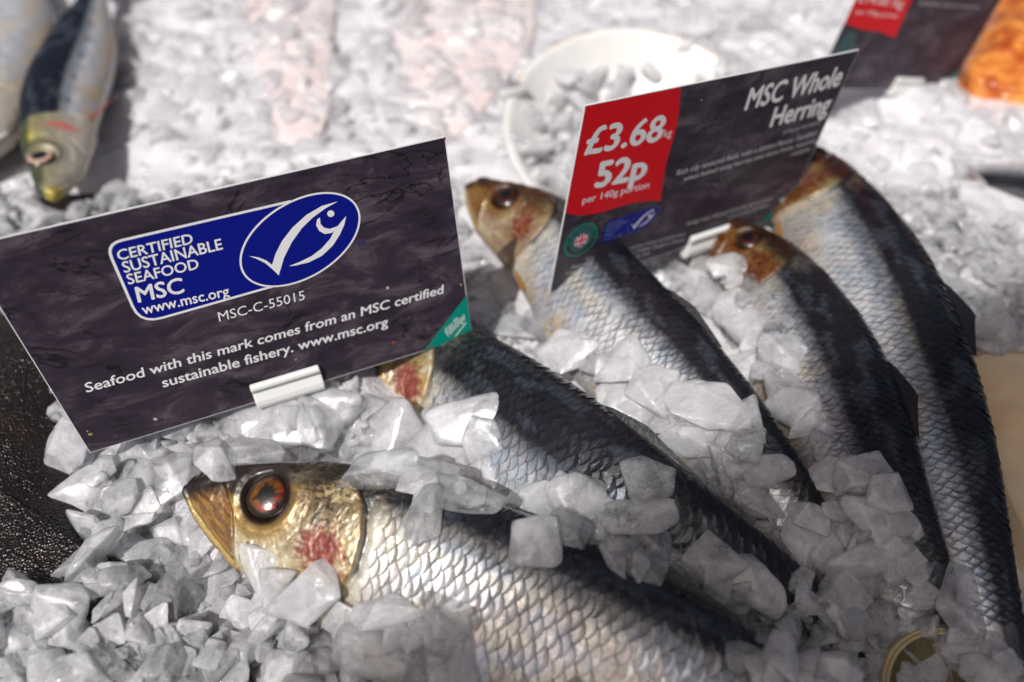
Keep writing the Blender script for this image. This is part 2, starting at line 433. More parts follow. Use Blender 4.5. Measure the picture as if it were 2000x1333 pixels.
            h = mixc(h, (.016, .009, .006), .97*np.exp(-(((a-.31)/.09)**2+((b-.17)/.07)**2)**2), .1)
            h = mixc(h, (.016, .010, .007), .9*np.exp(-(((a-.48)/.15)**2+((b-.255)/.035)**2)**2), .1)
            # preopercle and gill-cover edge lines
            poE = np.interp(b, POB, POA)
            h = mixc(h, (.20, .12, .035), .6*np.exp(-((a-poE)/.014)**2)*sstep(.24, .16, b)*sstep(-.26, -.2, b))
            opE = np.interp(b, OPB, OPA)
            # jaws: amber, smooth, not silvery
            mx = np.interp(b, MXB, MXA)
            am = (1-sstep(mx-.012, mx+.012, a))
            st2 = fbm((a*1.3-b*.5)*8, (a+b*2)*34, 2, 3)
            h = mixc(h, (.12, .048, .008), am*.95, .0)
            h = mixc(h, (.33, .17, .035), am*.7*sstep(.45, .68, st2), .05)
            jb = smooth_interp(a, AB_, BOT)
            h = mixc(h, (.50, .36, .13), am*.7*(1-sstep(.06, .09, b-jb))*sstep(.015, .03, b-jb), .1)
            h = mixc(h, (.05, .025, .01), am*.85*np.exp(-((b-jb-.062)/.010)**2), .0)
            h = mixc(h, (.015, .01, .008), am*.9*(1-sstep(.008, .022, b-jb)), .0)
            h = mixc(h, (.012, .009, .008), .97*am*sstep(-.01, .09, b+.42*(.15-a)+.05*(n1-.5)), .05)
            if s.stain > 0:
                h = mixc(h, (.16, .03, .006), s.stain*sstep(.38, .58, n1)*(a > .2), .1); h = mixc(h, (.30, .13, .01), s.stain*.7*sstep(.55, .62, n2), .1); h = mixc(h, (.02, .008, .004), s.stain*sstep(.08, .2, b), .1)
            h = mixc(h, (.012, .009, .008), .95*(1-sstep(.04, .10, a))*sstep(-.02, .05, b), .05)
            h[..., :3] *= 1-.45*s.stain
            hm = 1-sstep(opE-.004, opE+.010, a)
            c = mixc(c, (.70, .62, .46), .55*s.warm*(1-sstep(1.0, 1.35, a))*(1-fb), .5)
            c = mixc(c, (.10, .075, .04), .7*(1-sstep(1.0, 1.22, a))*sstep(.10, .22, b)*sstep(.40, .6, n2), .2)
            c = c*(1-hm[..., None])+h*hm[..., None]
            c = mixc(c, (.008, .007, .01), .95*sstep(.12, .35, n2)*np.exp(-((a-opE-.012)/(.008+.012*n1))**2)*sstep(-.16, -.08, b)*(b < .33), .05)
            c = mixc(c, (.30, .20, .09), .6*np.exp(-((a-opE-.01)/.012)**2)*sstep(-.08, -.16, b), .1)
        else:                                                       # sardine: green-gold head, spots on the flank
            h = np.zeros_like(c); h[...] = (.30, .27, .19, .35)
            h = mixc(h, (.52, .46, .40), sstep(.05, -.2, b)*.8, .3)
            h = mixc(h, (.26, .24, .08), .6*np.exp(-((b-.15)/.10)**2)*sstep(.3, .5, n1+.15), .3)
            h = mixc(h, (.60, .48, .03), .95*np.exp(-(((a-.72)/.07)**2+((b-.19)/.035)**2)), .3)
            h = mixc(h, (.40, .30, .03), .8*(1-sstep(.03, .10, a))*(b < .06), .2)
            h = mixc(h, (.03, .04, .02), .92*sstep(.15, .20, b+.10*(a < .3)), .2)
            h = mixc(h, (.45, .10, .09), .8*(1-sstep(.5, 1.1, np.hypot((a-.82-.25*(b+.05))/.06, (b+.05)/.16)+.4*(n1-.5))), .1)
            r = np.hypot(a-EYE[0], b-EYE[1])
            h = mixc(h, (.02, .015, .01), .9*np.exp(-((r-.145)/.02)**2), .1)
            opE = np.interp(b, OPB, OPA)
            hm = 1-sstep(opE-.01, opE+.015, a)
            for k in range(9):
                aa = 1.25+k*.42
                c = mixc(c, (.01, .012, .02), .9*np.exp(-(((a-aa)/.05)**2+((sn-s.back+.13)/.07)**2)), .1)
            c = c*(1-hm[..., None])+h*hm[..., None]
            c = mixc(c, (.06, .04, .02), .7*np.exp(-((a-opE-.012)/.014)**2)*(b < .3), .05)
        c[..., :3] *= np.clip(.78+.5*n2, .4, 1.3)[..., None]
        return np.clip(c, 0, 1)
    def body(s, na, nt_, parent, name='body'):
        u = np.linspace(0, 1, na)
        a = np.where(u < .5, u/.5*1.25, 1.25+(u-.5)/.5*(4.5-1.25)); a[0] = 0
        th = np.linspace(-math.pi, math.pi, nt_, endpoint=False)
        A, TH = np.meshgrid(a, th, indexing='ij')
        V = s.pos(A, TH); Cc = s.colour(A, TH)
        # close the snout
        tip = V[0].mean(0)-s.frame(np.array([0.]))[1][0]*.012*s.HL
        V = np.vstack([V.reshape(-1, 3), tip[None]])
        Cc = np.vstack([Cc.reshape(-1, 4), Cc[0].mean(0)[None]])
        f = grid_faces(na, nt_, True)
        j = np.arange(nt_); tipf = np.stack([np.full(nt_, na*nt_), j, (j+1) % nt_, (j+1) % nt_], -1)
        me = bpy.data.meshes.new(name)
        nf = len(f); me.vertices.add(len(V)); me.vertices.foreach_set('co', V.astype(np.float32).ravel())
        loops = np.concatenate([f.ravel(), tipf[:, :3].ravel()]).astype(np.int32)
        me.loops.add(len(loops)); me.loops.foreach_set('vertex_index', loops)
        me.polygons.add(nf+nt_)
        me.polygons.foreach_set('loop_start', np.concatenate([np.arange(nf)*4, nf*4+np.arange(nt_)*3]).astype(np.int32))
        me.update(calc_edges=True)
        me.polygons.foreach_set('use_smooth', [True]*len(me.polygons))
        at = me.color_attributes.new('Col', 'FLOAT_COLOR', 'POINT'); at.data.foreach_set('color', Cc.astype(np.float32).ravel())
        me.validate(); me.update()
        return obj(name, me, M['fish'] if s.style == 'herring' else M['sardine'], parent)
    def eye(s, parent, style):
        a0, b0 = EYE
        C, T, D, Nn = [x[0] for x in s.frame(np.array([a0]))]
        yc, hh, wd = [float(x[0]) for x in s.section(np.array([a0]))]
        sn = (b0-yc)/hh; z = wd*math.sqrt(1-sn*sn)**.82
        nrm = D*.28+Nn; nrm /= np.linalg.norm(nrm)
        ctr = C+(b0*D+(z-.040)*Nn)*s.HL
        ru = .110*s.HL; nz = np.cross(T, nrm)
        nz /= np.linalg.norm(nz); e2 = -nz if np.dot(-nz, D) > 0 else nz; e1 = T
        nr, na = 26, 64
        V, Cc = [], []
        for i in range(nr):
            p = i/(nr-1)*math.pi*.5
            for j in range(na):
                q = j/na*2*math.pi
                x, y, h = math.sin(p)*math.cos(q), math.sin(p)*math.sin(q), math.cos(p)
                rr = math.sin(p)
                V.append(ctr+(e1*x+e2*y)*ru+nrm*h*ru*.38)
                nn = float(vnoise(q*3+9, rr*7, 2)); n4 = float(vnoise(q*4, rr*4+5, 3))
                if style == 'herring':
                    base = np.array([.22, .075, .010]) if (x-y*.6) < .35*nn*2-.1 else np.array([.30, .028, .005])
                    base = base*(.14+.75*n4)*(1 if s.stain == 0 else .3)
                    k = sstep(.34, .50, rr+.22*(nn-.5)); col = np.array([.006, .004, .004])*(1-k)+base*k
                    k = sstep(.66, .82, rr+.08*(nn-.5)); col = col*(1-k)+np.array([.012, .006, .004])*k
                    met = .15*float(sstep(.4, .5, rr))
                else:
                    k = sstep(.50, .58, rr); col = np.array([.01, .01, .018])*(1-k)+np.array([.50, .32, .24])*k
                    k = sstep(.80, .88, rr); col = col*(1-k)+np.array([.02, .015, .01])*k; met = .1
                Cc.append((*col, met))
        me = mesh_from('eye', np.array(V), grid_faces(nr, na, True), True, Cc)
        e = obj('eye', me, M['eye'], parent)
        return e
    def fin(s, name, a0, a1, th, hgt, sweep, parent, col=(.10, .09, .08), n=14, out=None):
        """rayed fin standing on the skin between stations a0 and a1"""
        V, F, Cc = [], [], []
        for sgn in (1, -1):
            for i in range(n):
                t = i/(n-1); a = a0+(a1-a0)*t
                pb = s.pos(np.array([a]), np.array([th]))[0]
                C, T, D, Nn = [x[0] for x in s.frame(np.array([a]))]
                up = D*math.sin(th)+Nn*math.cos(th) if out is None else D*out[0]+Nn*out[1]
                hh = hgt*s.HL*(min(1, .35+t*3.2) if t < .2 else 1-.85*((t-.2)/.8)**.8)
                for k in range(5):
                    q = k/4
                    p = pb+(up*q*hh+T*(sweep*q*hh))+Nn*(sgn*.006*s.HL*(1-q)*(1 if i % 2 else .55)) - up*(.02*s.HL if k == 0 else 0)
                    V.append(p); c = np.array(col)*(1.0 if i % 2 else .55)*(1-.2*q); Cc.append((*c, .1))
        for g in (0, 1):
            o = g*n*5
            for i in range(n-1):
                for k in range(4):
                    q = [o+i*5+k, o+(i+1)*5+k, o+(i+1)*5+k+1, o+i*5+k+1]
                    F.append(q if g == 0 else q[::-1])
        me = mesh_from(name, np.array(V), np.array(F), True, Cc)
        return obj(name, me, M['fin'], parent)
    def tail(s, parent):
        V, F, Cc = [], [], []
        C, T, D, Nn = [x[0] for x in s.frame(np.array([4.42]))]
        n, m_ = 17, 7
        for sgn in (1, -1):
            for i in range(n):
                y = -1+2*i/(n-1)
                ln = .30+.75*abs(y)**1.1
                for k in range(m_):
                    q = k/(m_-1)
                    p = C+(T*(q*ln)+D*(y*(.11+.55*q)))*s.HL+Nn*(sgn*.035*(1-q)**.7*s.HL+.0004*math.sin(i*2.2)*sgn)
                    V.append(p); c = .09*(1.0 if i % 2 else .5); Cc.append((c, c, c*1.1, .2))
        for g in (0, 1):
            o = g*n*m_
            for i in range(n-1):
                for k in range(m_-1):
                    q = [o+i*m_+k, o+i*m_+k+1, o+(i+1)*m_+k+1, o+(i+1)*m_+k]
                    F.append(q if g == 0 else q[::-1])
        return obj('tail_fin', mesh_from('tail_fin', np.array(V), np.array(F), True, Cc), M['fin'], parent)
    def scales(s, parent, individual=0, pa=.032, pv=.102, a0=1.08, a1=4.2, lift=.0042, lo=-1.25, hi=1.50, ng=6, contrast=1.0):
        pats = []
        a = a0; ci = 0
        while a < a1:
            th = lo+(ci % 2)*.0
            yc, hh, wd = [float(v[0]) for v in s.section(np.array([a]))]
            loc = pv*(.55+.45*hh/.45)
            first = True
            while th < hi:
                st = loc/max(.04, math.hypot(hh*math.cos(th), wd*math.sin(th)))
                st = min(st, .5)
                if first: th += (ci % 2)*st*.5; first = False
                pats.append((a+random.uniform(-.12, .12)*pa, th+random.uniform(-.07, .07)*st, st, random.random(), random.uniform(-1, 1)))
                th += st
            a += pa*(.62+.38*hh/.45); ci += 1
        ii, jj = np.meshgrid(np.linspace(0, 1, ng), np.linspace(-1, 1, ng), indexing='ij')
        Av, Tv, Lv, Rim, Rn = [], [], [], [], []
        pats = [p for p in pats if float(vnoise(p[0]*4+s.seed, p[1]*4, 6)) < .80]      # patches rubbed bare
        for (a, th, st, rn, tl) in pats:
            rear = pa*(.78*np.sqrt(np.maximum(0, 1-.86*jj**2))+.30*(1-abs(jj)))*1.0
            aa = a+(-pa*.95)+ii*(rear+pa*.95)
            tt = th+jj*st*.60*(1-.15*ii**3)
            fade = float(sstep(lo, lo+.5, np.array(th)))
            LL = (-.006+(lift*(.7+.6*rn)*fade+.006)*ii**1.3)+.0022*tl*jj*ii+.0015*math.sin(rn*40)*ii
            Av.append(aa); Tv.append(tt); Lv.append(LL)
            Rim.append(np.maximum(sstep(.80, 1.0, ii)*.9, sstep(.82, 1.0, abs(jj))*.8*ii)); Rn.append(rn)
        Av, Tv, Lv, Rim = map(np.array, (Av, Tv, Lv, Rim))
        V = s.pos(Av.ravel(), Tv.ravel(), 0.0+Lv.ravel()).reshape(len(pats), ng*ng, 3)
        Cc = s.colour(Av.ravel(), Tv.ravel()).reshape(len(pats), ng, ng, 4)
        rn = np.array(Rn)[:, None, None, None]
        Cc[..., :3] *= (.66+.60*rn)
        hue = RNG.random((len(pats), 1, 1, 1)); Cc[..., :3] *= np.where(hue < .18, [1.06, .95, .98], np.where(hue > .8, [.93, 1.0, 1.07], [1.0, 1.0, 1.0]))
        Cc = np.clip(Cc, 0, 1)
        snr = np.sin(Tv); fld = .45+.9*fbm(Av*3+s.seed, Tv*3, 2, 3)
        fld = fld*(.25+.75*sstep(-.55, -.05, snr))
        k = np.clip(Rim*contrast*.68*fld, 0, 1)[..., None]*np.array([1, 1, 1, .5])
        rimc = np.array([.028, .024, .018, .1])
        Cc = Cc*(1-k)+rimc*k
        Cc = Cc.reshape(len(pats), ng*ng, 4)
        g = grid_faces(ng, ng)[:, ::-1]
        # which scales show largest
        ctr = V.mean(1); idx = list(range(len(pats)))
        sel = []
        if individual:
            nrm = np.cross(V[:, -1]-V[:, 0], V[:, ng-1]-V[:, -ng]); area = np.linalg.norm(nrm, axis=1)+1e-12
            score = []
            for i in idx:
                px, py = proj(ctr[i]); v = np.array([0, 0, CAMH])-ctr[i]; d = np.linalg.norm(v)
                sc_ = abs(np.dot(nrm[i], v))/d/d**2
                if not (-10 < px < 2010 and -10 < py < 1343): sc_ *= 0
                score.append(sc_)
            sel = list(np.argsort(score)[::-1][:individual])
        ss = set(sel)
        for i in sel:
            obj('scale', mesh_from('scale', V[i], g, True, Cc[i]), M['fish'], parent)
        rest = [i for i in idx if i not in ss]
        if rest:
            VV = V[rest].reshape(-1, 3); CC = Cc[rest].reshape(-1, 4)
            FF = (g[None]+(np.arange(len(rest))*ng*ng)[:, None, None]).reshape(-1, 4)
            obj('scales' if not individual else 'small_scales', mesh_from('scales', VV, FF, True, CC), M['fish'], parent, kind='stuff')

FISHES = []
def herring(label, spine, HL, phi, na, nth, indiv, group='whole herring bedded in the ice', finp=None, **kw):
    base = P(spine[1][0], spine[1][1], 0)
    root = empty('herring', base, label=label, category='fish', group=group)
    f = Fish(spine, HL, phi, **kw)
    bd = f.body(na, nth, root); f.eye(root, 'herring')
    f.scales(root, indiv, ng=6 if indiv else 5, contrast=1.0)
    f.tail(root)
    f.fin('dorsal_fin', 2.05, 2.65, math.pi/2, .05 if finp is None else finp[0], 3.0 if finp is None else finp[1], root, (.02, .02, .025), out=(1, .1))
    f.fin('pectoral_fin', 1.0, 1.26, -1.0, .46 if indiv else .12, 1.5, root, (.34, .17, .04), out=(-.75, .35))
    FISHES.append((f, bd)); f.root = root
    return f

F1 = herring('sharp foreground herring with amber jaw and big red eye, nearest the camera',
    [(366, 966, .012), (700, 1060, .011), (1000, 1185, .010), (1300, 1330, .009), (1600, 1480, .004), (1850, 1600, -.004)],
    .0505, R(33), 760, 280, 300, back=.56, seed=1)
F2 = herring('dark backed herring with reddened gill below the corner of the blue logo card',
    [(588, 752, -.009), (870, 748, -.001), (1010, 848, .006), (1150, 955, .009), (1290, 1055, .007), (1430, 1150, .002), (1580, 1250, -.006)],
    .050, R(40), 460, 180, 300, back=.12, seed=5)
F3 = herring('herring with golden head turned left, its back passing under the price card',
    [(912, 372, .012), (1080, 480, .012), (1195, 615, .010), (1315, 735, .009), (1430, 860, .008), (1530, 985, .004), (1620, 1105, -.004)],
    .044, R(35), 460, 180, 0, back=.36, seed=9, stain=.5)
F4 = herring('slim herring below the white clip of the price card, second from the right',
    [(1395, 440, .006), (1508, 555, .008), (1600, 705, .009), (1672, 872, .009), (1730, 1030, .008), (1785, 1160, .002), (1815, 1290, -.006)],
    .041, R(38), 420, 160, 0, back=.15, seed=13, stain=.9, finp=(.08, 3.0))
F5 = herring('rightmost herring with reddish brown head beside the green card corner',
    [(1530, 285, .010), (1630, 440, .012), (1710, 590, .012), (1785, 755, .011), (1845, 920, .010), (1900, 1100, .008), (1940, 1270, .004)],
    .048, R(30), 420, 160, 0, back=.30, seed=17, stain=.9, finp=(.08, 3.0))

def sardine(label, spine, HL, phi, **kw):
    root = empty('sardine', P(spine[1][0], spine[1][1], 0), label=label, category='fish', group='sardines at the top left')
    f = Fish(spine, HL, phi, style='sardine', **kw)
    bd = f.body(360, 140, root); f.eye(root, 'sardine'); f.tail(root)
    f.fin('pectoral_fin', 1.02, 1.10, -1.0, .4, 1.0, root, (.35, .08, .05), out=(-.7, .3))
    FISHES.append((f, bd)); f.root = root
    return f
S1 = sardine('sardine hanging head down with dark blue back and yellow green head',
    [(110, 386, .010), (116, 200, .013), (160, 60, .013), (205, -60, .012), (260, -160, .010)], .050, R(16), back=-.12, seed=21, slim=.74)
S2 = sardine('silver spotted sardine cut off by the left edge of the photo',
    [(-60, 330, .008), (-30, 180, .010), (10, 60, .010), (50, -60, .010), (90, -160, .008)], .052, R(5), back=.62, seed=25)

# ------------------------------------------------------------------ unseen awning added overhead so that its edge shades the lower right of the counter
def awning():
    Lv = 2.3/SUN_DIR.z
    A, B = P(1120, 1420, 0), P(2250, 660, 0)
    d = (B-A).normalized(); out = Vector((d.y, -d.x, 0))           # towards the lower right
    c = [A-d*.9, B+d*.9, B+d*.9+out*1.5, A-d*.9+out*1.5]
    V = [v+SUN_DIR*Lv for v in c]+[v+SUN_DIR*Lv+Vector((0, 0, .03)) for v in c]
    cloth = plain('awning_cloth', (.55, .53, .50), .8)
    root = empty('added_awning', V[0], label='plain pale unseen awning added overhead to shade the lower right of the ice', category='awning')
    obj('cloth', mesh_from('cloth', np.array([list(v) for v in V]), [[3, 2, 1, 0], [4, 5, 6, 7], [0, 1, 5, 4], [1, 2, 6, 5], [2, 3, 7, 6], [3, 0, 4, 7]], False), cloth, root)
    a, b = V[0], V[1]; n = 12; R_ = .018; W_ = []
    for p in (a, b):
        for k in range(n):
            t = k/n*6.2832; W_.append(p+out*(-R_*math.cos(t)-R_)+Vector((0, 0, R_*math.sin(t)+.015)))
    obj('front_rail', mesh_from('front_rail', np.array([list(v) for v in W_]), grid_faces(2, n, True)), M['clip_metal'], root)
M['clip_metal'] = plain('rail_metal', (.5, .5, .5), .4, 1)
awning()

# ------------------------------------------------------------------ low mounds: flatfish, fillets
def resample(poly, n, closed=True):
    p = np.array(poly, float); p = np.vstack([p, p[:1]]) if closed else p
    for _ in range(2):          # round the corners
        q = p[:-1]*.75+p[1:]*.25; r = p[:-1]*.25+p[1:]*.75
        p = np.stack([q, r], 1).reshape(-1, p.shape[1]); p = np.vstack([p, p[:1]])
    d = np.r_[0, np.cumsum(np.linalg.norm(np.diff(p, axis=0), axis=1))]
    t = np.linspace(0, d[-1], n, endpoint=False)
    return np.stack([np.interp(t, d, p[:, k]) for k in range(p.shape[1])], -1)
def mound(name, polypx, ctr, z0, hm, mat, colf=None, nr=40, na=160, parent=None, power=2.6, rough=.0, **props):
    B = resample([list(P(x, y, z0))[:2] for x, y in polypx], na); c = np.array(list(P(*ctr, z0))[:2])
    rr = np.linspace(0.0, 1, nr)**.75
    X = c+(B[None]-c)*rr[:, None, None]
    Z = z0+hm*(1-rr**power)[:, None]*np.ones((1, na))
    x, y = X[..., 0], X[..., 1]
    Z = Z+rough*(fbm(x*70, y*70, 1.7, 4)-.5)*(1-rr[:, None]**6)
    V = np.concatenate([np.stack([x, y, Z], -1).reshape(-1, 3), np.stack([x[-1], y[-1], 0*x[-1]+z0-.012], -1)])
    f = grid_faces(nr+1, na, True)
    me = mesh_from(name, V, f, True, None if colf is None else colf(V))
    return obj(name, me, mat, parent, **props)

def tuple_mat(name, c1, c2, scale, rough, coat, bump, extra=None, sss=0):
    m, n, b = new_mat(name)
    tc = n.nodes.new('ShaderNodeTexCoord'); nz = N(n, 'ShaderNodeTexNoise', Scale=scale, Detail=6, Roughness=.6, Distortion=.8)
    n.links.new(tc.outputs['Object'], nz.inputs['Vector'])
    cr = n.nodes.new('ShaderNodeValToRGB'); cr.color_ramp.elements[0].position = .35; cr.color_ramp.elements[1].position = .65
    cr.color_ramp.elements[0].color = (*c1, 1); cr.color_ramp.elements[1].color = (*c2, 1)
    n.links.new(nz.outputs['Fac'], cr.inputs[0]); n.links.new(cr.outputs[0], b.inputs['Base Color'])
    b.inputs['Roughness'].default_value = rough; b.inputs['Coat Weight'].default_value = coat; b.inputs['Coat Roughness'].default_value = .12
    if sss:
        b.inputs['Subsurface Weight'].default_value = sss; b.inputs['Subsurface Radius'].default_value = (1, .5, .3); b.inputs['Subsurface Scale'].default_value = .004
    vo = N(n, 'ShaderNodeTexVoronoi', Scale=bump[0]); n.links.new(tc.outputs['Object'], vo.inputs['Vector'])
    bp = N(n, 'ShaderNodeBump', Strength=1, Distance=bump[1]); n.links.new(vo.outputs['Distance'], bp.inputs['Height'])
    bp2 = noise_bump(n, b, bump[0]*.35, bump[1]*1.5, prev=bp)
    n.links.new(bp2.outputs[0], b.inputs['Coat Normal'])
    return m
M['flat'] = tuple_mat('flatfish_skin', (.005, .0028, .0022), (.017, .0095, .0075), 60, .30, .10, (1300, .00035))
M['pink'] = tuple_mat('pink_flesh', (.74, .61, .60), (.82, .75, .74), 30, .35, .5, (160, .0006), sss=.5)
M['beige'] = tuple_mat('pale_flesh', (.82, .60, .36), (.88, .76, .56), 22, .4, .3, (160, .0004), sss=.4)
M['smoked'] = tuple_mat('smoked_flesh', (.42, .06, .004), (.88, .36, .07), 70, .3, .5, (180, .0016), sss=.3)

flat = mound('flatfish', [(-700, 520), (-300, 400), (60, 380), (250, 378), (300, 405), (222, 560), (175, 700), (165, 900), (190, 1080), (320, 1190), (480, 1270), (500, 1400), (200, 1500), (-300, 1500), (-800, 1200)],
    (-60, 930), -.002, .008, M['flat'], nr=60, na=260, rough=.003,
    label='dark brown pebbly flatfish lying in the ice along the left edge', category='fish')
pf1 = mound('fish_fillet', [(480, -90), (660, -80), (650, 60), (645, 230), (600, 300), (530, 230), (490, 90)], (570, 90), -.001, .0035, M['pink'], rough=.004,
    label='narrow pinkish fillet showing through ice at the top, left of the paler broad one', category='fish fillet', group='pink fillets buried in the ice')
pf2 = mound('fish_fillet', [(800, -60), (1020, -60), (1060, 60), (960, 190), (900, 260), (830, 250), (780, 170), (775, 50)], (900, 90), -.001, .0035, M['pink'], rough=.004,
    label='broad pale pink fillet showing through ice behind the blue logo card', category='fish fillet', group='pink fillets buried in the ice')
bf = mound('fish_fillet', [(1850, 650), (2050, 670), (2300, 700), (2300, 1100), (2050, 1130), (1985, 1010), (1930, 870), (1890, 760)], (2080, 880), .004, .006, M['beige'], rough=.003,
    label='beige skinless fillet at the right edge beside the rightmost herring', category='fish fillet')
sf = empty('smoked_fish', P(1960, 130, 0), label='bright orange smoked fillet in the top right corner', category='fish fillet')
for q in ([(1880, 140), (1900, 60), (1930, 20), (2050, -20), (2200, 20), (2200, 160), (2030, 180), (1930, 165)],
          [(1920, 20), (1950, -60), (2100, -90), (2250, -40), (2200, 60), (2050, 70), (1960, 60)],
          [(1990, 60), (2080, 20), (2250, 40), (2250, 120), (2100, 130), (2010, 110)]):
    cx = sum(a for a, b in q)/len(q); cy = sum(b for a, b in q)/len(q)
    mound('flake', q, (cx, cy), .004+.003*random.random(), .013, M['smoked'], nr=40, na=120, rough=.010, parent=sf)
gt = empty('grey_fish', P(2000, 340, 0), label='grey fish half buried in slush at the right edge', category='fish')
G1 = Fish([(2300, 420, .004), (2200, 400, .003), (2100, 370, .002), (2000, 350, -.001), (1920, 345, -.006)], .024, R(10), back=.75, seed=31)
gb = G1.body(160, 60, gt); G1.tail(gt); FISHES.append((G1, gb))

# ------------------------------------------------------------------ scallop shell
def shell():
    c = P(1235, 300, .000); nr, na = 40, 180
    root = empty('scallop_shell', c, label='large white shell with a curved rim, filled with ice behind the price card', category='shell')
    R0 = .053; V = []; Cc = []
    prof = [(0, -.006), (.3, -.005), (.55, -.002), (.75, .004), (.88, .0105), (.96, .0145), (1.0, .0152), (1.02, .0140), (1.0, .011), (.9, .003), (.75, -.004), (.5, -.008), (0, -.010)]
    pr = np.array(prof); t = np.linspace(0, len(prof)-1, 60)
    rp = np.interp(t, range(len(prof)), pr[:, 0]); zp = np.interp(t, range(len(prof)), pr[:, 1])
    tilt = Matrix.Rotation(R(17), 3, 'X')
    for i in range(60):
        for j in range(na):
            q = j/na*2*math.pi
            rib = 1+.003*math.cos(q*22)*rp[i]
            k = rp[i]*R0*rib*(1+.03*math.cos(2*q+.6))
            v = tilt @ Vector((k*math.cos(q)*1.02, k*math.sin(q)*1.12, zp[i]*1.15))+c
            V.append(v)
            e = float(sstep(.97, 1.02, rp[i]))*float(sstep(.45, .7, vnoise(q*4, 3, 1)))
            Cc.append((.72-.2*e, .70-.40*e, .68-.56*e, 0))
    me = mesh_from('bowl', np.array(V), grid_faces(60, na, True), True, Cc)
    m = vc_mat('shell_white', .35, .4, (120, .0006))
    return root, obj('bowl', me, m, root)
shell_root, shell_bowl = shell()

# ------------------------------------------------------------------ lemon slice
def lemon():
    c = P(1852, 1372, -.004)
    root = empty('lemon_slice', c, label='lemon slice with pale yellow rind sunk in ice at the bottom right', category='lemon slice')
    ax = (Vector((0, 0, 1))*.95+Vector((-.10, -.25, 0))).normalized()
    e1 = ax.orthogonal().normalized(); e2 = ax.cross(e1)
    def disc(name, r0, r1, h0, h1, mat, n=96, par=root):
        V = []
        pr = [(r0, h0), (r0, h1), (r0+(r1-r0)*.3, h1+.0003), (r1*.985, h1), (r1, h1-.0006), (r1, h0)] if r0 > 0 else [(0, h1), (r1*.6, h1+.0002), (r1, h1), (r1, h0), (0, h0)]
        for (r, h) in pr:
            for j in range(n):
                q = j/n*2*math.pi; V.append(c+e1*(r*math.cos(q))+e2*(r*math.sin(q))+ax*h)
        return obj(name, mesh_from(name, np.array(V), grid_faces(len(pr), n, True)), mat, par)
    rind = plain('lemon_rind', (.60, .47, .26), .4, bump=(900, .0002), sss=.3)
    pith = plain('lemon_pith', (.50, .42, .24), .6, sss=.3)
    pulp = plain('lemon_pulp', (.16, .13, .05), .3, coat=.3, bump=(300, .0006), var=.4, vscale=200, sss=.4)
    disc('rind', .0148, .0156, -.004, .004, rind); disc('pith', .0138, .0148, -.0038, .0043, pith)
    for k in range(9):
        q0, q1 = k/9*2*math.pi+.05, (k+1)/9*2*math.pi-.05
        V = []; nn = 8
        for h in (.0044, -.003):
            for r in (.0010, .008, .0139):
                for j in range(nn):
                    q = q0+(q1-q0)*j/(nn-1); V.append(c+e1*(r*math.cos(q))+e2*(r*math.sin(q))+ax*(h+(.0005 if r == .009 else 0)))
        f = [list(x) for x in grid_faces(3, nn)]
        f += [[a, a+1, a+1+3*nn, a+3*nn] for a in range(2*nn, 3*nn-1)]
        obj('segment', mesh_from('segment', np.array(V), f), pulp, root)
    return root
lemon()

# ------------------------------------------------------------------ cards
def slate_mat():
    m, n, b = new_mat('slate_print')
    tc = n.nodes.new('ShaderNodeTexCoord')
    mp = N(n, 'ShaderNodeMapping'); mp.inputs['Rotation'].default_value = (0, R(25), R(30)); mp.inputs['Scale'].default_value = (1, 1, 2.4)
    n.links.new(tc.outputs['Object'], mp.inputs['Vector'])
    nz = N(n, 'ShaderNodeTexNoise', Scale=52, Detail=12, Roughness=.72, Distortion=.5); n.links.new(mp.outputs[0], nz.inputs['Vector'])
    cr = n.nodes.new('ShaderNodeValToRGB'); n.links.new(nz.outputs['Fac'], cr.inputs[0])
    e = cr.color_ramp.elements; e[0].position = .30; e[0].color = (.012, .008, .015, 1); e[1].position = .66; e[1].color = (.115, .090, .112, 1)
    e2 = cr.color_ramp.elements.new(.5); e2.color = (.038, .027, .042, 1)
    # cracks: thin dark level lines of a broad noise
    nb = N(n, 'ShaderNodeTexNoise', Scale=16, Detail=5, Roughness=.55, Distortion=1.2); n.links.new(mp.outputs[0], nb.inputs['Vector'])
    s1 = N(n, 'ShaderNodeMath', operation='SUBTRACT'); s1.inputs[1].default_value = .52; n.links.new(nb.outputs['Fac'], s1.inputs[0])
    s2 = N(n, 'ShaderNodeMath', operation='ABSOLUTE'); n.links.new(s1.outputs[0], s2.inputs[0])
    mr = N(n, 'ShaderNodeMapRange'); mr.inputs['From Max'].default_value = .010; n.links.new(s2.outputs[0], mr.inputs['Value'])
    gate = N(n, 'ShaderNodeTexNoise', Scale=45, Detail=2); n.links.new(tc.outputs['Object'], gate.inputs['Vector'])
    gr = N(n, 'ShaderNodeMapRange'); gr.inputs['From Min'].default_value = .45; gr.inputs['From Max'].default_value = .55; gr.inputs['To Min'].default_value = 1; gr.inputs['To Max'].default_value = 0
    n.links.new(gate.outputs['Fac'], gr.inputs['Value'])
    mxx = N(n, 'ShaderNodeMath', operation='MAXIMUM'); n.links.new(mr.outputs[0], mxx.inputs[0]); n.links.new(gr.outputs[0], mxx.inputs[1])
    mul = N(n, 'ShaderNodeVectorMath', operation='SCALE'); n.links.new(cr.outputs[0], mul.inputs[0])
    m3 = N(n, 'ShaderNodeMapRange'); m3.inputs['To Min'].default_value = .22; n.links.new(mxx.outputs[0], m3.inputs['Value'])
    n.links.new(m3.outputs[0], mul.inputs['Scale']); n.links.new(mul.outputs[0], b.inputs['Base Color'])
    b.inputs['Roughness'].default_value = .5; b.inputs['Specular IOR Level'].default_value = .22
    return m
M['slate'] = slate_mat()
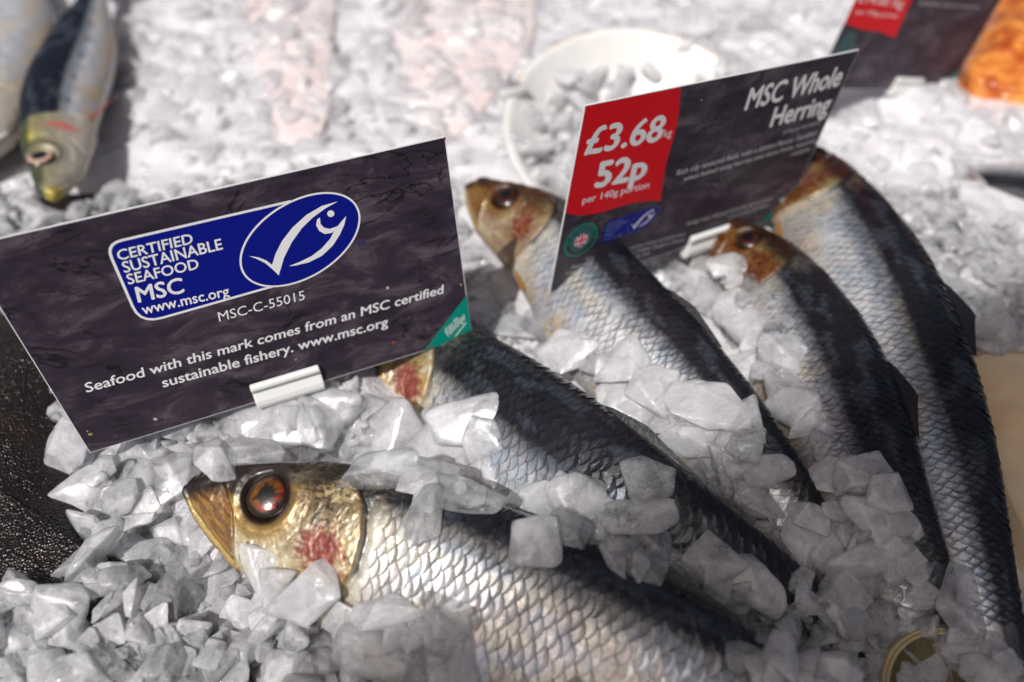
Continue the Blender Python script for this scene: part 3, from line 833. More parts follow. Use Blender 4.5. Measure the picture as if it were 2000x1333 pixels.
M['edge'] = plain('card_core', (.70, .70, .70), .6)
M['blue'] = plain('print_blue', (.001, .006, .20), .5, spec=.22)
M['white'] = plain('print_white', (.78, .77, .78), .5)
M['grey'] = plain('print_grey', (.50, .49, .51), .5)
M['red'] = plain('print_red', (.66, .003, .010), .5, spec=.22)
M['teal'] = plain('print_teal', (.0, .22, .17), .5, spec=.22)
M['rust'] = plain('rust_speck', (.22, .04, .01), .7)
M['straw'] = plain('straw_speck', (.35, .27, .10), .7)
M['paleblue'] = plain('print_pale_blue', (.10, .15, .38), .5)
M['navy'] = plain('print_navy', (.012, .025, .16), .45)
M['clip'] = plain('white_plastic', (.80, .80, .78), .28, coat=.3, sss=.1)

_caps = {}
def text_mesh(s, bold):
    c = bpy.data.curves.new('t', 'FONT'); c.body = s; c.size = 1; c.resolution_u = 3; c.offset = bold
    o = bpy.data.objects.new('t', c); COL.objects.link(o)
    dg = bpy.context.evaluated_depsgraph_get(); dg.update()
    me = bpy.data.meshes.new_from_object(o.evaluated_get(dg)); bpy.data.objects.remove(o)
    v = np.empty(len(me.vertices)*3); me.vertices.foreach_get('co', v)
    return me, v.reshape(-1, 3)
_, hv = text_mesh('H', 0); CAP = hv[:, 1].max()

class Card:
    T = .0005
    def __init__(s, name, label, cat, TL, xa, ya, w, h):
        s.o = c2w(TL)+Vector((0, 0, CAMH)); s.x = c2w(xa).normalized(); s.y = c2w(ya).normalized()
        s.y = (s.y-s.x*s.y.dot(s.x)).normalized(); s.n = s.y.cross(s.x); s.w, s.h = w, h
        if s.n.dot(Vector((0, 0, CAMH))-s.o) < 0: s.n = -s.n
        base = s.o+s.x*w*.5+s.y*h
        s.root = empty(name, base, label=label, category=cat, group='slate patterned shop cards stuck in the ice')
        V = []
        for d in (0, -s.T):
            for (u, v) in ((0, 0), (w, 0), (w, h), (0, h)): V.append(s.o+s.x*u+s.y*v+s.n*d)
        me = mesh_from('card_core', np.array(V), [[0, 1, 2, 3], [4, 7, 6, 5], [0, 4, 5, 1], [1, 5, 6, 2], [2, 6, 7, 3], [3, 7, 4, 0]], False)
        obj('card_core', me, M['edge'], s.root)
        e = .00022
        s.flat('printed_face', [(e, e), (w-e, e), (w-e, h-e), (e, h-e)], M['slate'], .00004)
    def uv(s, px, py):
        d = ray(px, py); o = Vector((0, 0, CAMH)); t = (s.o-o).dot(s.n)/d.dot(s.n); p = o+d*t-s.o
        return (p.dot(s.x), p.dot(s.y))
    def at(s, u, v, lift): return s.o+s.x*u+s.y*v+s.n*lift
    def flat(s, name, uvs, mat, lift, parent=None):
        me = bpy.data.meshes.new(name); me.from_pydata([tuple(s.at(u, v, lift)) for u, v in uvs], [], [list(range(len(uvs)))]); me.update()
        return obj(name, me, mat, parent or s.root)
    def flatpx(s, name, pts, mat, lift, parent=None): return s.flat(name, [s.uv(*p) for p in pts], mat, lift, parent)
    def strip(s, name, uvs, wd, mat, lift, closed=True, parent=None):
        n = len(uvs); V = []; a = np.array(uvs)
        for i in range(n):
            p0 = a[i-1] if (closed or i > 0) else a[i]; p1 = a[(i+1) % n] if (closed or i < n-1) else a[i]
            d = p1-p0; d = d/max(np.linalg.norm(d), 1e-9); q = np.array([-d[1], d[0]])*wd/2
            V += [s.at(*(a[i]+q), lift), s.at(*(a[i]-q), lift)]
        F = [[2*i, 2*i+1, (2*i+3) % (2*n), (2*i+2) % (2*n)] for i in range(n if closed else n-1)]
        return obj(name, mesh_from(name, np.array(V), F, False), mat, parent or s.root)
    def text(s, string, bl, br, tl, mat='white', bold=.012, lift=.00011, name='lettering', px=True, parent=None):
        me, v = text_mesh(string, 0)
        if bold:
            nv = len(v); fs = [tuple(p.vertices) for p in me.polygons]; cps = [(-bold, 0), (bold, 0), (0, bold*.8), (0, -bold*.8), (0, 0)]
            bpy.data.meshes.remove(me); me = bpy.data.meshes.new(name)
            vv = np.concatenate([v+np.array([dx, dy, 0]) for dx, dy in cps]); me.from_pydata([tuple(q) for q in vv], [], [tuple(i+k*nv for i in f) for k in range(5) for f in fs]); v = vv
        if px: bl, br, tl = [np.array(s.uv(*p)) for p in (bl, br, tl)]
        x0, x1 = v[:, 0].min(), v[:, 0].max()
        ex = (np.array(br)-bl)/(x1-x0); ey = (np.array(tl)-bl)/CAP
        q = np.array(bl)[None]+(v[:, :1]-x0)*ex[None]+v[:, 1:2]*ey[None]
        nb = len(v)//5 if bold else len(v)
        wv = np.array([list(s.at(a, b, lift+(i//nb)*.000004)) for i, (a, b) in enumerate(q)], np.float32)
        me.vertices.foreach_set('co', wv.ravel()); me.materials.clear(); me.update()
        return obj(name, me, M[mat], parent or s.root)
    def clip(s, u0, u1, v0, v1, out=1.0):
        k = (v1-v0)/9.2
        prof = [(-5, .6), (-5, 1.5), (-4.5, 2.1), (-3.7, 2.2), (-3.0, 1.8), (-2.6, 1.15), (-1.8, 1.0), (-.8, 1.35), (.8, 1.9), (2.2, 2.0), (3.4, 1.6), (4.2, .6), (4.2, -1.4), (3.6, -1.9), (-4.2, -1.9), (-4.6, -1.2), (-4.2, -.8), (-1, -.8), (-1, .3), (-4.2, .3)]
        V = []; n = len(prof); vc_ = (v0+v1)/2
        us = [u0, u0+.0003, u1-.0003, u1]; sc = [.93, 1, 1, .93]
        for u, q in zip(us, sc):
            for (a, b) in prof: V.append(s.at(u, vc_+(a+.4)*k*q, b*.001*out*q))
        F = [list(map(int, f)) for f in grid_faces(4, n, True)]+[list(range(n))[::-1], [3*n+i for i in range(n)]]
        me = mesh_from('clip', np.array(V), F, False)
        c = obj('clip', me, M['clip'], s.root)
        m = (u0+u1)/2; V = []
        for (a, b, t) in ((-.004, 0, .0006), (.004, 0, .0006), (.003, .012, .0005), (0, .024, .0002), (-.003, .012, .0005)):
            V += [s.at(m+a, v1-.0006+b, t), s.at(m+a, v1-.0006+b, -t)]
        F = [[0, 2, 4, 6, 8], [9, 7, 5, 3, 1]]+[[2*i, 2*i+1, (2*i+3) % 10, (2*i+2) % 10] for i in range(5)]
        obj('spike', mesh_from('spike', np.array(V), F, False), M['clip'], c, ).location = (0, 0, 0)
        return c
def z1(x, y): return (x/1.9895, 230+y/1.9895)
def z2(x, y): return (1050+x/2.563, 80+y/2.563)
W = .11
c1 = Card('information_card', 'large slate patterned card with the blue certified sustainable seafood badge', 'sign', (-.1185, -.0203, .1566), (.92231, -.28804, .25764), (.07526, .78779, .61133), W, W*.5824)

def fit_conic(pts):
    a = np.array(pts); m = a.mean(0); sc = np.abs(a-m).max(); x, y = ((a-m)/sc).T
    D = np.stack([x*x, x*y, y*y, x, y], -1); k, *_ = np.linalg.lstsq(D, np.ones(len(x)), rcond=None)
    A, B, C_, D_, E_ = k
    c = np.linalg.solve([[2*A, B], [B, 2*C_]], [-D_, -E_])
    F = 1+A*c[0]**2+B*c[0]*c[1]+C_*c[1]**2
    w_, v_ = np.linalg.eigh(np.array([[A, B/2], [B/2, C_]])/F)
    return c*sc+m, v_/np.sqrt(w_)*sc
def badge(card, tf, lift=0, full=True):
    """blue badge: rounded box on the left running into an ellipse with the tick shaped fish; tf maps card-1 coordinates"""
    U = lambda x, y: tf(c1.uv(*z1(x, y)))
    ell = [U(*p) for p in ((934, 573), (970, 440+25), (1060, 375-8), (1130, 325), (1250, 292), (1340, 308), (1388, 355), (1397, 400), (1370, 478), (1290, 568), (1180, 628), (1060, 655), (985, 640), (945, 605))]
    c, ax = fit_conic(ell)
    E = [tuple(c+ax[:, 0]*math.cos(t)+ax[:, 1]*math.sin(t)) for t in np.linspace(0, 2*math.pi, 72, endpoint=False)]
    # rounded box joined to the ellipse
    TL, BL, TR, BR = [np.array(U(*p)) for p in ((410, 491), (545, 802), (1130, 325), (1062, 655))]
    r = .16
    def corner(p, a, b, n=6):
        k = np.linalg.norm(b-p)*r; A = p+(a-p)/np.linalg.norm(a-p)*k; B = p+(b-p)/np.linalg.norm(b-p)*k
        return [tuple((1-t)**2*A+2*t*(1-t)*p+t*t*B) for t in np.linspace(0, 1, n)]
    boxp = [tuple(TR)]+corner(TL, TR, BL)+corner(BL, TL, BR)+[tuple(BR)]
    bb = card.flat('badge', boxp+[tuple(c)], M['blue'], .00006+lift)
    card.flat('badge_oval', E, M['blue'], .00008+lift, )
    sc_ = np.linalg.norm(BL-TL)
    if full: card.strip('badge_outline', boxp, sc_*.028, M['white'], .00007+lift, closed=False)
    card.strip('oval_outline', E, sc_*(.022 if full else .012), M['white' if full else 'paleblue'], .00010+lift)
    tick = [(968, 537), (1005, 543), (1035, 555), (1057, 572), (1070, 530), (1095, 480), (1135, 428), (1190, 378), (1250, 343), (1313, 325), (1265, 352), (1215, 388), (1172, 430), (1133, 485), (1103, 545), (1083, 613), (1060, 590), (1030, 565), (1000, 550)]
    card.flat('fish_mark', [U(*p) for p in tick], M['white'], .00010+lift)
    tail = [(1122, 577), (1165, 560), (1210, 538), (1250, 508), (1283, 470), (1303, 432), (1325, 405), (1345, 382), (1338, 415), (1320, 455), (1293, 497), (1250, 537), (1200, 562), (1150, 574)]
    card.flat('fish_mark', [U(*p) for p in tail], M['white'], .00010+lift)
    mouth = [(1243, 388), (1232, 395), (1228, 418), (1240, 440), (1262, 452), (1290, 447), (1312, 428), (1318, 418), (1302, 425), (1280, 432), (1258, 427), (1245, 412)]
    card.flat('fish_mark', [U(*p) for p in mouth], M['white'], .00012+lift)
    card.flat('fish_mark', [U(1285+14*math.cos(t), 373+13*math.sin(t)) for t in np.linspace(0, 6.283, 20, endpoint=False)], M['white'], .00010+lift)
    T = lambda s_, a, b, c_, bo: card.text(s_, *[np.array(U(*p)) for p in (a, b, c_)], bold=bo, px=False, lift=.00012+lift, mat='white' if full else 'paleblue')
    T('CERTIFIED', (460, 555), (752, 487), (450, 517), .018); T('SUSTAINABLE', (483, 603), (867, 510), (470, 562), .018)
    T('SEAFOOD', (499, 648), (775, 585), (488, 610), .018); T('MSC', (536, 718), (718, 678), (522, 660), .022)
    T('www.msc.org', (556, 765), (893, 690), (545, 727), .018)
badge(c1, lambda p: np.array(p))
c1.text('TM', z1(1390, 502), z1(1421, 495), z1(1385, 484), 'navy', .02)
c1.text('MSC-C-55015', z1(852, 792), z1(1185, 706), z1(845, 757), 'white', .0)
c1.text('Seafood with this mark comes from an MSC certified', z1(336, 1068), z1(1722, 682), z1(326, 1033), 'white', .018)
c1.text('sustainable fishery. www.msc.org', z1(634, 1048), z1(1508, 808), z1(624, 1013), 'white', .018)
w1, h1 = c1.w, c1.h; e = .0001
tri = [c1.uv(*z1(1815, 690)), (w1-e, h1-e), c1.uv(*z1(1647, 903))]
tri = [(w1-e, tri[0][1]), (w1-e, h1-e), (tri[2][0], h1-e)]
c1.flat('green_corner', tri, M['teal'], .00008)
c1.text('from the', z1(1735, 832), z1(1782, 783), z1(1727, 818), 'white', .0, .00013)
c1.text('Fishmonger', z1(1742, 852), z1(1812, 778), z1(1728, 830), 'white', .0, .00013)
c1.strip('underline', [c1.uv(*z1(x, y)) for x, y in ((1768, 850), (1785, 828), (1812, 796))], .0003, M['white'], .00013, False)
def specks(card, lst):
    for (x, y, r, m) in lst:
        u, v = card.uv(x, y)
        card.flat('speck', [(u+r*math.cos(t)*random.uniform(.5, 1.1), v+r*math.sin(t)*random.uniform(.5, 1.1)) for t in np.linspace(0, 6.283, 9, endpoint=False)], M[m], .00016)
specks(c1, [(769, 669, .0008, 'rust'), (793, 659, .0003, 'rust'), (842, 676, .0006, 'rust'), (176, 848, .0006, 'straw'), (303, 819, .0006, 'grey'), (171, 842, .0003, 'straw'), (757, 562, .0006, 'grey'), (868, 271, .0005, 'rust'), (900, 556, .0004, 'straw'), (577, 702, .0004, 'straw')])
u0, _ = c1.uv(*z1(985, 1080)); u1, _ = c1.uv(*z1(1250, 1005))
_, va = c1.uv(*z1(1100, 995)); _, vb = c1.uv(*z1(1130, 1090))
c1.clip(u0, u1, va, vb)

c2 = Card('price_card', 'slate patterned price card with a red panel reading 3.68 a kilo', 'sign', (.01902, -.06102, .18855), (.85065, -.30392, .42899), (-.10633, .69966, .70652), W, W*.5893)
rf = [c2.uv(*z2(*p)) for p in ((710, 243), (713, 290), (708, 350), (695, 430), (675, 500), (655, 570), (637, 640), (625, 710), (618, 760), (616, 802), (575, 799), (530, 803), (480, 812), (430, 824), (380, 840), (330, 855), (280, 867), (230, 873), (180, 871), (143, 861))]
rf[0] = (rf[0][0], e*2); rf[-1] = (e*2, rf[-1][1])
c2.flat('red_panel', [(e*2, e*2)]+rf, M['red'], .00008)
c2.text('£3.68', z2(229, 570), z2(615, 497), z2(259, 437), 'white', .03)
c2.text('/kg', z2(612, 486), z2(668, 476), z2(620, 447), 'white', .0)
c2.text('52p', z2(280, 735), z2(538, 683), z2(303, 612), 'white', .04)
c2.text('per 140g portion', z2(222, 815), z2(554, 735), z2(228, 781), 'white', .01)
c2.text('MSC Whole', z2(1032, 347), z2(1507, 222), z2(1066, 240), 'white', .03)
c2.text('Herring', z2(1158, 432), z2(1450, 357), z2(1188, 335), 'white', .03)
c2.text('(Clupea harengus)', z2(1225, 469), z2(1415, 411), z2(1233, 449), 'grey', .0)
c2.text('Rich oily textured flesh, with a distinct flavour. Excellent', z2(693, 675), z2(1395, 470), z2(700, 648), 'grey', .01)
c2.text('when baked using berries and citrus fruits, seasonal', z2(728, 703), z2(1385, 508), z2(734, 680), 'grey', .01)
c2.text('recipes', z2(1268, 578), z2(1358, 548), z2(1274, 556), 'grey', .01)
c2.text('Contains: Fish. May contain traces of crustaceans', z2(237, 1102), z2(735, 972), z2(242, 1084), 'grey', .0)
c2.text('Nutritional information: Fresh, Chilled, Caught in Atlantic', z2(168, 1142), z2(735, 1000), z2(173, 1124), 'grey', .0)
c2.text('Irish Sea, West of Scotland. Preparing: Raw', z2(142, 1172), z2(560, 1068), z2(147, 1155), 'grey', .0)
c2.text('Storage: keep refrigerated below five degrees and eat', z2(745, 925), z2(1168, 797), z2(750, 905), 'grey', .0)
c2.text('within one day of purchase', z2(950, 893), z2(1150, 828), z2(955, 875), 'grey', .0)
cc = np.array(c2.uv(*z2(217, 998))); rx = np.linalg.norm(np.array(c2.uv(*z2(298, 975)))-cc)
ring = lambda r: [tuple(cc+r*np.array([math.cos(t), math.sin(t)])) for t in np.linspace(0, 6.2832, 40, endpoint=False)]
bd_ = c2.flat('round_badge', ring(rx), M['teal'], .00007)
c2.flat('badge_field', ring(rx*.90), M['slate'], .00010, ); c2.strip('badge_ring', ring(rx*.58), rx*.09, M['teal'], .00013)
for t0, s_ in ((0, 1),):
    for k, ch in enumerate('BRITISH FISH'):
        t = -math.pi*.5+(k-5.5)*.29; ex = np.array([-math.sin(t), math.cos(t)]); ey = -np.array([math.cos(t), math.sin(t)])
        if ch != ' ':
            o_ = cc+.68*rx*np.array([math.cos(t), math.sin(t)]); c2.text(ch, o_-ex*rx*.07, o_+ex*rx*.07, o_-ex*rx*.07-ey*rx*.18, 'teal', .02, .00013, px=False)
q = rx*.42
c2.flat('flag_field', ring(q*1.12), M['navy'], .00013)
def bar(p, d, w_, mat, l):
    p, d = np.array(p), np.array(d)/np.linalg.norm(d); n_ = np.array([-d[1], d[0]])*w_/2; L = q*1.05
    c2.flat('flag_bar', [tuple(p-d*L-n_), tuple(p+d*L-n_), tuple(p+d*L+n_), tuple(p-d*L+n_)], M[mat], l)
bar(cc, (1, .8), q*.34, 'white', .00015); bar(cc, (1, -.8), q*.34, 'white', .000155); bar(cc, (1, .8), q*.12, 'red', .00017); bar(cc, (1, -.8), q*.12, 'red', .000175)
bar(cc, (1, 0), q*.55, 'white', .00019); bar(cc, (0, 1), q*.55, 'white', .000195); bar(cc, (1, 0), q*.3, 'red', .00021); bar(cc, (0, 1), q*.3, 'red', .000215)
# small badge: same mark, mapped by three corners
src = [np.array(c1.uv(*z1(*p))) for p in ((410, 491), (545, 802), (1397, 400))]
dst = [np.array(c2.uv(*z2(*p))) for p in ((345, 908), (313, 1018), (600, 862))]
Ms = np.stack([src[1]-src[0], src[2]-src[0]], 1); Md = np.stack([dst[1]-dst[0], dst[2]-dst[0]], 1); A2 = Md @ np.linalg.inv(Ms)
badge(c2, lambda p: dst[0]+A2 @ (np.array(p)-src[0]), full=False)
t2 = [c2.uv(*z2(1318, 700)), c2.uv(*z2(1118, 910))]
c2.flat('green_corner', [(c2.w-e, t2[0][1]), (c2.w-e, c2.h-e), (t2[1][0], c2.h-e)], M['teal'], .00008)
specks(c2, [(1050+820/2.563, 80+296/2.563, .0003, 'grey'), (1050+238/2.563, 80+333/2.563, .0004, 'grey')])
u0, _ = c2.uv(*z2(742, 1035)); u1, _ = c2.uv(*z2(948, 955)); _, va = c2.uv(*z2(842, 948)); _, vb = c2.uv(*z2(846, 1045))
c2.clip(u0, u1, va, vb)

def z3(x, y): return (1550+x/4.444, y/4.444)
c3 = Card('price_card', 'blurred price card with a red panel cut off by the top edge at the right', 'sign', (.14382, -.15868, .27456), (.83574, -.16308, .52436), (-.22161, .7735, .59379), W, .0645)
rf = [c3.uv(*z3(*p)) for p in ((1180, -330), (1080, -130), (985, 90), (920, 230), (880, 325), (830, 318), (780, 282), (700, 268), (600, 260), (530, 240), (470, 205))]
c3.flat('red_panel', [(e*2, e*2), (rf[0][0], e*2)]+rf[1:-1]+[(e*2, rf[-1][1])], M['red'], .00008)
c3.text('£14.00 /kg', z3(560, 20), z3(940, 70), z3(590, -60), 'white', .0)
c3.text('per 100g portion', z3(540, 118), z3(900, 158), z3(550, 80), 'white', .0)
c3.text('Smoked fillet, undyed and ready to eat', z3(1080, 40), z3(1600, 75), z3(1090, 10), 'grey', .0)
cc = np.array(c3.uv(*z3(460, 380)))
c3.flat('round_badge', [tuple(cc+.0052*np.array([math.cos(t), math.sin(t)])) for t in np.linspace(0, 6.2832, 30, endpoint=False)], plain('dim_teal', (.01, .07, .07), .5), .00008)
t3 = [c3.uv(*z3(1430, 590)), c3.uv(*z3(1215, 800))]
c3.flat('green_corner', [(c3.w-e, t3[0][1]), (c3.w-e, c3.h-e), (t3[1][0], c3.h-e)], M['teal'], .00008)
u0, _ = c3.uv(*z3(850, 750)); u1, _ = c3.uv(*z3(1070, 750)); _, va = c3.uv(*z3(950, 668)); _, vb = c3.uv(*z3(950, 835))
c3.clip(u0, u1, va, vb)

# ------------------------------------------------------------------ ice pieces
def bvh_of(o):
    me = o.data; n = len(me.vertices); v = np.empty(n*3, np.float32); me.vertices.foreach_get('co', v)
    return BVHTree.FromPolygons([tuple(x) for x in v.reshape(-1, 3)], [tuple(p.vertices) for p in me.polygons])
def bvh_coarse(f):
    a = np.linspace(0, 4.5, 90); th = np.linspace(-math.pi, math.pi, 36, endpoint=False)
    A, TH = np.meshgrid(a, th, indexing='ij'); V = f.pos(A, TH).reshape(-1, 3)
    return BVHTree.FromPolygons([tuple(x) for x in V], [tuple(map(int, q)) for q in grid_faces(90, 36, True)])
solids = [bvh_of(o) for o in (bed, flat, pf1, pf2, bf, shell_bowl)]+[bvh_coarse(f) for f, _ in FISHES]
def drop(x, y):
    best = None
    for i, b in enumerate(solids):
        h = b.ray_cast(Vector((x, y, .15)), Vector((0, 0, -1)))
        if h[0] is not None and (best is None or h[0].z > best[0].z): best = (h[0], h[1], i)
    return best
def shoot(px, py):
    o = Vector((0, 0, CAMH)); d = ray(px, py).normalized(); best = None
    for i, b in enumerate(solids):
        h = b.ray_cast(o, d)
        if h[0] is not None and (best is None or h[3] < best[3]): best = (h[0], h[1], i, h[3])
    return best

import bmesh
def chunk_verts(seed, sub, flat_=.62, R0=.0056):
    """one broken piece: hull of a few random corners, edges slightly melted, faces slightly uneven"""
    g = np.random.default_rng(seed+3)
    n = int(g.integers(9, 15))
    P_ = g.normal(size=(n, 3)); P_ /= (np.abs(P_)**3.2).sum(1)[:, None]**(1/3.2)       # corners spread over a rounded box
    P_ *= g.uniform(.78, 1.08, (n, 1)); P_ *= np.array([1.0, g.uniform(.72, .95), flat_*g.uniform(.75, 1.15)])
    P_[:, 0] += P_[:, 2]*g.uniform(-.4, .4)
    bm = bmesh.new()
    for p in P_: bm.verts.new(p)
    res = bmesh.ops.convex_hull(bm, input=bm.verts)
    bmesh.ops.delete(bm, geom=list({e for e in res['geom_interior']+res['geom_unused'] if isinstance(e, bmesh.types.BMVert)}), context='VERTS')
    bmesh.ops.dissolve_limit(bm, angle_limit=R(14), verts=bm.verts, edges=bm.edges)
    if sub >= 3:
        bmesh.ops.bevel(bm, geom=list(bm.edges), offset=.10 if sub > 3 else .12, segments=2, profile=.6, affect='EDGES', clamp_overlap=True)
        bmesh.ops.triangulate(bm, faces=bm.faces)
        if sub > 3:
            bmesh.ops.subdivide_edges(bm, edges=[e for e in bm.edges if e.calc_length() > .22], cuts=2, use_grid_fill=True)
            bmesh.ops.triangulate(bm, faces=bm.faces)
            bmesh.ops.subdivide_edges(bm, edges=[e for e in bm.edges if e.calc_length() > .16], cuts=1, use_grid_fill=True)
    bmesh.ops.triangulate(bm, faces=bm.faces); bmesh.ops.recalc_face_normals(bm, faces=bm.faces)
    bm.verts.index_update()
    V = np.array([list(v.co) for v in bm.verts]); F = np.array([[v.index for v in f.verts] for f in bm.faces]); bm.free()
    if sub >= 3:
        L_ = np.linalg.norm(V, axis=1)[:, None]; D = V/np.maximum(L_, 1e-6)
        a_ = .09 if sub > 3 else .06
        V = V*(1+a_*(fbm(V[:, 0]*3.5+seed, V[:, 1]*3.5, V[:, 2]*3.5+4, 4)-.5)[:, None])
    return V*R0*1.12, F
def chunk_mesh(seed, sub, flat_, mat):
    V, F = chunk_verts(seed, sub, flat_); me = mesh_from('ice_chunk', V, F, True); me.materials.append(M[mat]); return me
LIB = {m: [chunk_mesh(k*10+i*3, 4, (.36, .62, .48)[k % 3], m) for k in range(16)] for i, m in enumerate(('ice_white', 'ice_cloud', 'ice_clear'))}

def orient(nrm, tilt, spin):
    nrm = Vector(nrm).normalized()
    if nrm.z < 0: nrm = -nrm
    t = Vector((random.gauss(0, tilt), random.gauss(0, tilt), random.gauss(0, tilt)))
    z = (nrm+t).normalized()
    x = z.orthogonal().normalized(); y = z.cross(x)
    return Matrix((x, y, z)).transposed() @ Matrix.Rotation(spin, 3, 'Z')

count = 0
placed = []
def put_chunk(p, nrm, r, mat, label, group, tilt=.3, seed=None, stretch=(1, 1, 1), spin=None, sink=.25):
    global count
    me = LIB[mat][random.randrange(16) if seed is None else seed]
    o = bpy.data.objects.new('ice_chunk', me); COL.objects.link(o)
    if spin is None: q = orient(nrm, tilt, random.uniform(0, 6.28))
    else:
        z = (Vector(nrm).normalized()*.5+Vector((random.gauss(0, tilt), -.35+random.gauss(0, tilt), .9))).normalized()
        x = (Vector((1, 0, 0))-z*z.x).normalized(); q = Matrix((x, z.cross(x), z)).transposed() @ Matrix.Rotation(spin, 3, 'Z')
    k = r/.0056
    up = Vector(nrm).normalized(); up = up if up.z > 0 else -up
    o.matrix_world = Matrix.Translation(Vector(p)+up*(r*(.55-sink))) @ q.to_4x4() @ Matrix.Diagonal((k*stretch[0], k*stretch[1], k*stretch[2], 1))
    o['label'] = label; o['category'] = 'ice'; o['group'] = group
    count += 1; placed.append((o.location.x, o.location.y, r))
    return o

MARKS = [((380, 1000), "the front herring's jaw"), ((600, 1180), "the front herring's throat"), ((830, 1290), "the front herring's belly"),
 ((560, 780), "the logo card's clip"), ((180, 890), "the logo card's lower corner"), ((100, 900), "the flatfish's upper end"), ((140, 1090), "the flatfish's lower end"),
 ((300, 1040), 'the left heap'), ((250, 1200), 'the brown flatfish patch'), ((60, 1280), 'the bottom left corner'), ((420, 1300), 'the bottom edge'),
 ((920, 620), 'the green card corner'), ((930, 500), 'the golden herring head'), ((1060, 640), "the second herring's back"),
 ((1300, 830), 'the milky ice row'), ((1480, 690), 'the slim fourth herring'), ((1380, 500), "the price card's clip"), ((1560, 1000), "the third herring's tail"),
 ((1480, 1230), "the front herring's tail"), ((1560, 1170), "the second herring's tail"), ((1700, 1230), 'the lower right heap'), ((1830, 1260), 'the lemon slice'), ((1960, 1290), 'the bottom right corner'),
 ((250, 250), "the sardine's head"), ((380, 100), 'the upper left ice'), ((560, 150), 'the narrow pink fillet'), ((900, 150), 'the broad pink fillet'), ((700, 300), "the logo card's top edge"), ((1200, 250), 'the white shell'),
 ((1480, 60), 'the far top edge'), ((1750, 260), 'the blurred third card'), ((1930, 430), 'the grey fish'), ((1870, 560), "the rightmost herring's back"), ((200, 420), 'the hidden flatfish end')]
_used = set()
def describe(px, py, wpx, mat, st):
    look = {'ice_white': 'frosted', 'ice_cloud': 'cloudy', 'ice_clear': 'clear'}[mat]
    size = 'very big' if wpx > 150 else 'big' if wpx > 120 else ('mid-sized' if wpx > 88 else ('small' if wpx > 60 else 'tiny'))
    shape = 'long' if st[0]/st[1] > 1.18 else ('squat' if st[0]/st[1] < .92 else 'blocky')
    for d, (mx, my), nm in sorted(((math.hypot(px-a[0], py-a[1]), a, n_) for a, n_ in MARKS), key=lambda q: q[0])[:9]:
        ang = math.degrees(math.atan2(my-py, px-mx)) % 360
        way = ('right of', 'up and right of', 'above', 'up and left of', 'left of', 'down and left of', 'below', 'down and right of')[int((ang+22.5)//45) % 8]
        way = 'right at' if d < 22 else ('just ' if d < 62 else ('some way ' if d > 125 else ''))+way
        lab = f'{size} {look} {shape} ice piece {way} {nm}'
        if lab not in _used: break
    _used.add(lab)
    return lab
def region(px, py):
    if py > 1180 and px < 1450: return 'crushed ice along the bottom edge'
    if px < 700 and py > 600: return 'crushed ice left of the front herring'
    if px > 1400 and py > 950: return 'crushed ice around the tails'
    return 'crushed ice between the herring' if py > 560 else 'crushed ice beyond the cards'
KEEP = [
 [(1330, 430), (1425, 425), (1425, 500), (1340, 515)], [(485, 705), (632, 700), (638, 775), (500, 800)], [(1735, 140), (1800, 140), (1800, 190), (1735, 190)],
 [(335, 925), (400, 890), (455, 905), (520, 940), (545, 905), (640, 905), (730, 940), (800, 975), (870, 1000), (960, 975), (1010, 1000), (1040, 1050), (1110, 1075), (1180, 1110), (1250, 1130), (1330, 1165), (1420, 1190), (1480, 1220), (1440, 1290), (1420, 1340), (910, 1340), (860, 1235), (740, 1215), (670, 1190), (640, 1120), (560, 1115), (455, 1120)],
 [(690, 750), (830, 685), (925, 650), (1100, 730), (1300, 895), (1450, 1030), (1580, 1150), (1530, 1160), (1400, 1090), (1300, 1080), (1230, 1050), (1180, 940), (1060, 960), (960, 910), (940, 790), (850, 775), (800, 800)],
 [(910, 340), (1000, 345), (1100, 395), (1250, 515), (1400, 645), (1490, 775), (1645, 990), (1600, 1025), (1530, 1000), (1470, 900), (1430, 790), (1330, 750), (1260, 740), (1190, 670), (1100, 620), (1020, 580), (930, 480)],
 [(1420, 450), (1510, 440), (1600, 570), (1700, 720), (1800, 900), (1850, 1010), (1870, 1180), (1830, 1190), (1790, 1060), (1750, 960), (1620, 900), (1560, 780), (1560, 640), (1500, 530), (1450, 500)],
 [(1540, 300), (1600, 285), (1700, 395), (1800, 515), (1880, 675), (1970, 900), (2050, 1200), (2020, 1340), (1940, 1220), (1850, 1150), (1830, 960), (1700, 700), (1560, 480)],
 [(30, 0), (215, 0), (225, 150), (190, 300), (160, 380), (80, 390), (20, 280), (0, 250), (0, 0)],
 [(-200, 560), (60, 640), (80, 740), (100, 860), (135, 1000), (150, 1120), (110, 1150), (-200, 1140)],
 [(1010, 290), (1040, 210), (1110, 150), (1200, 105), (1330, 95), (1400, 130), (1320, 140), (1210, 160), (1110, 215), (1050, 300)],
 [(1880, 170), (1900, 40), (1950, 0), (2100, -20), (2100, 180)],
 [(1900, 720), (2200, 700), (2200, 1050), (2010, 1010), (1950, 840)],
 [(1800, 1205), (1900, 1225), (1970, 1333), (1840, 1340)],
 [(1910, 330), (2050, 290), (2050, 400), (1920, 400)],
]
CARDPX = [(c1, [(-74, 483), (869, 267), (923, 657), (174, 885)]), (c2, [(1142, 207), (1679, 98), (1532, 419), (1075, 572)]), (c3, [(1560, 175), (1672, 0), (1955, 0), (1849, 181)])]
def before_card(p, r):
    px, py = proj(p); d = depth_of(p); rp = r*FPX/d*.8
    for c, poly in CARDPX:
        for dx, dy in ((0, 0), (rp, 0), (-rp, 0), (0, rp), (0, -rp)):
            if inpoly(px+dx, py+dy, poly):
                rr = ray(px, py); t = (c.o-Vector((0, 0, CAMH))).dot(c.n)/rr.dot(c.n)
                if d < t: return True
    return False
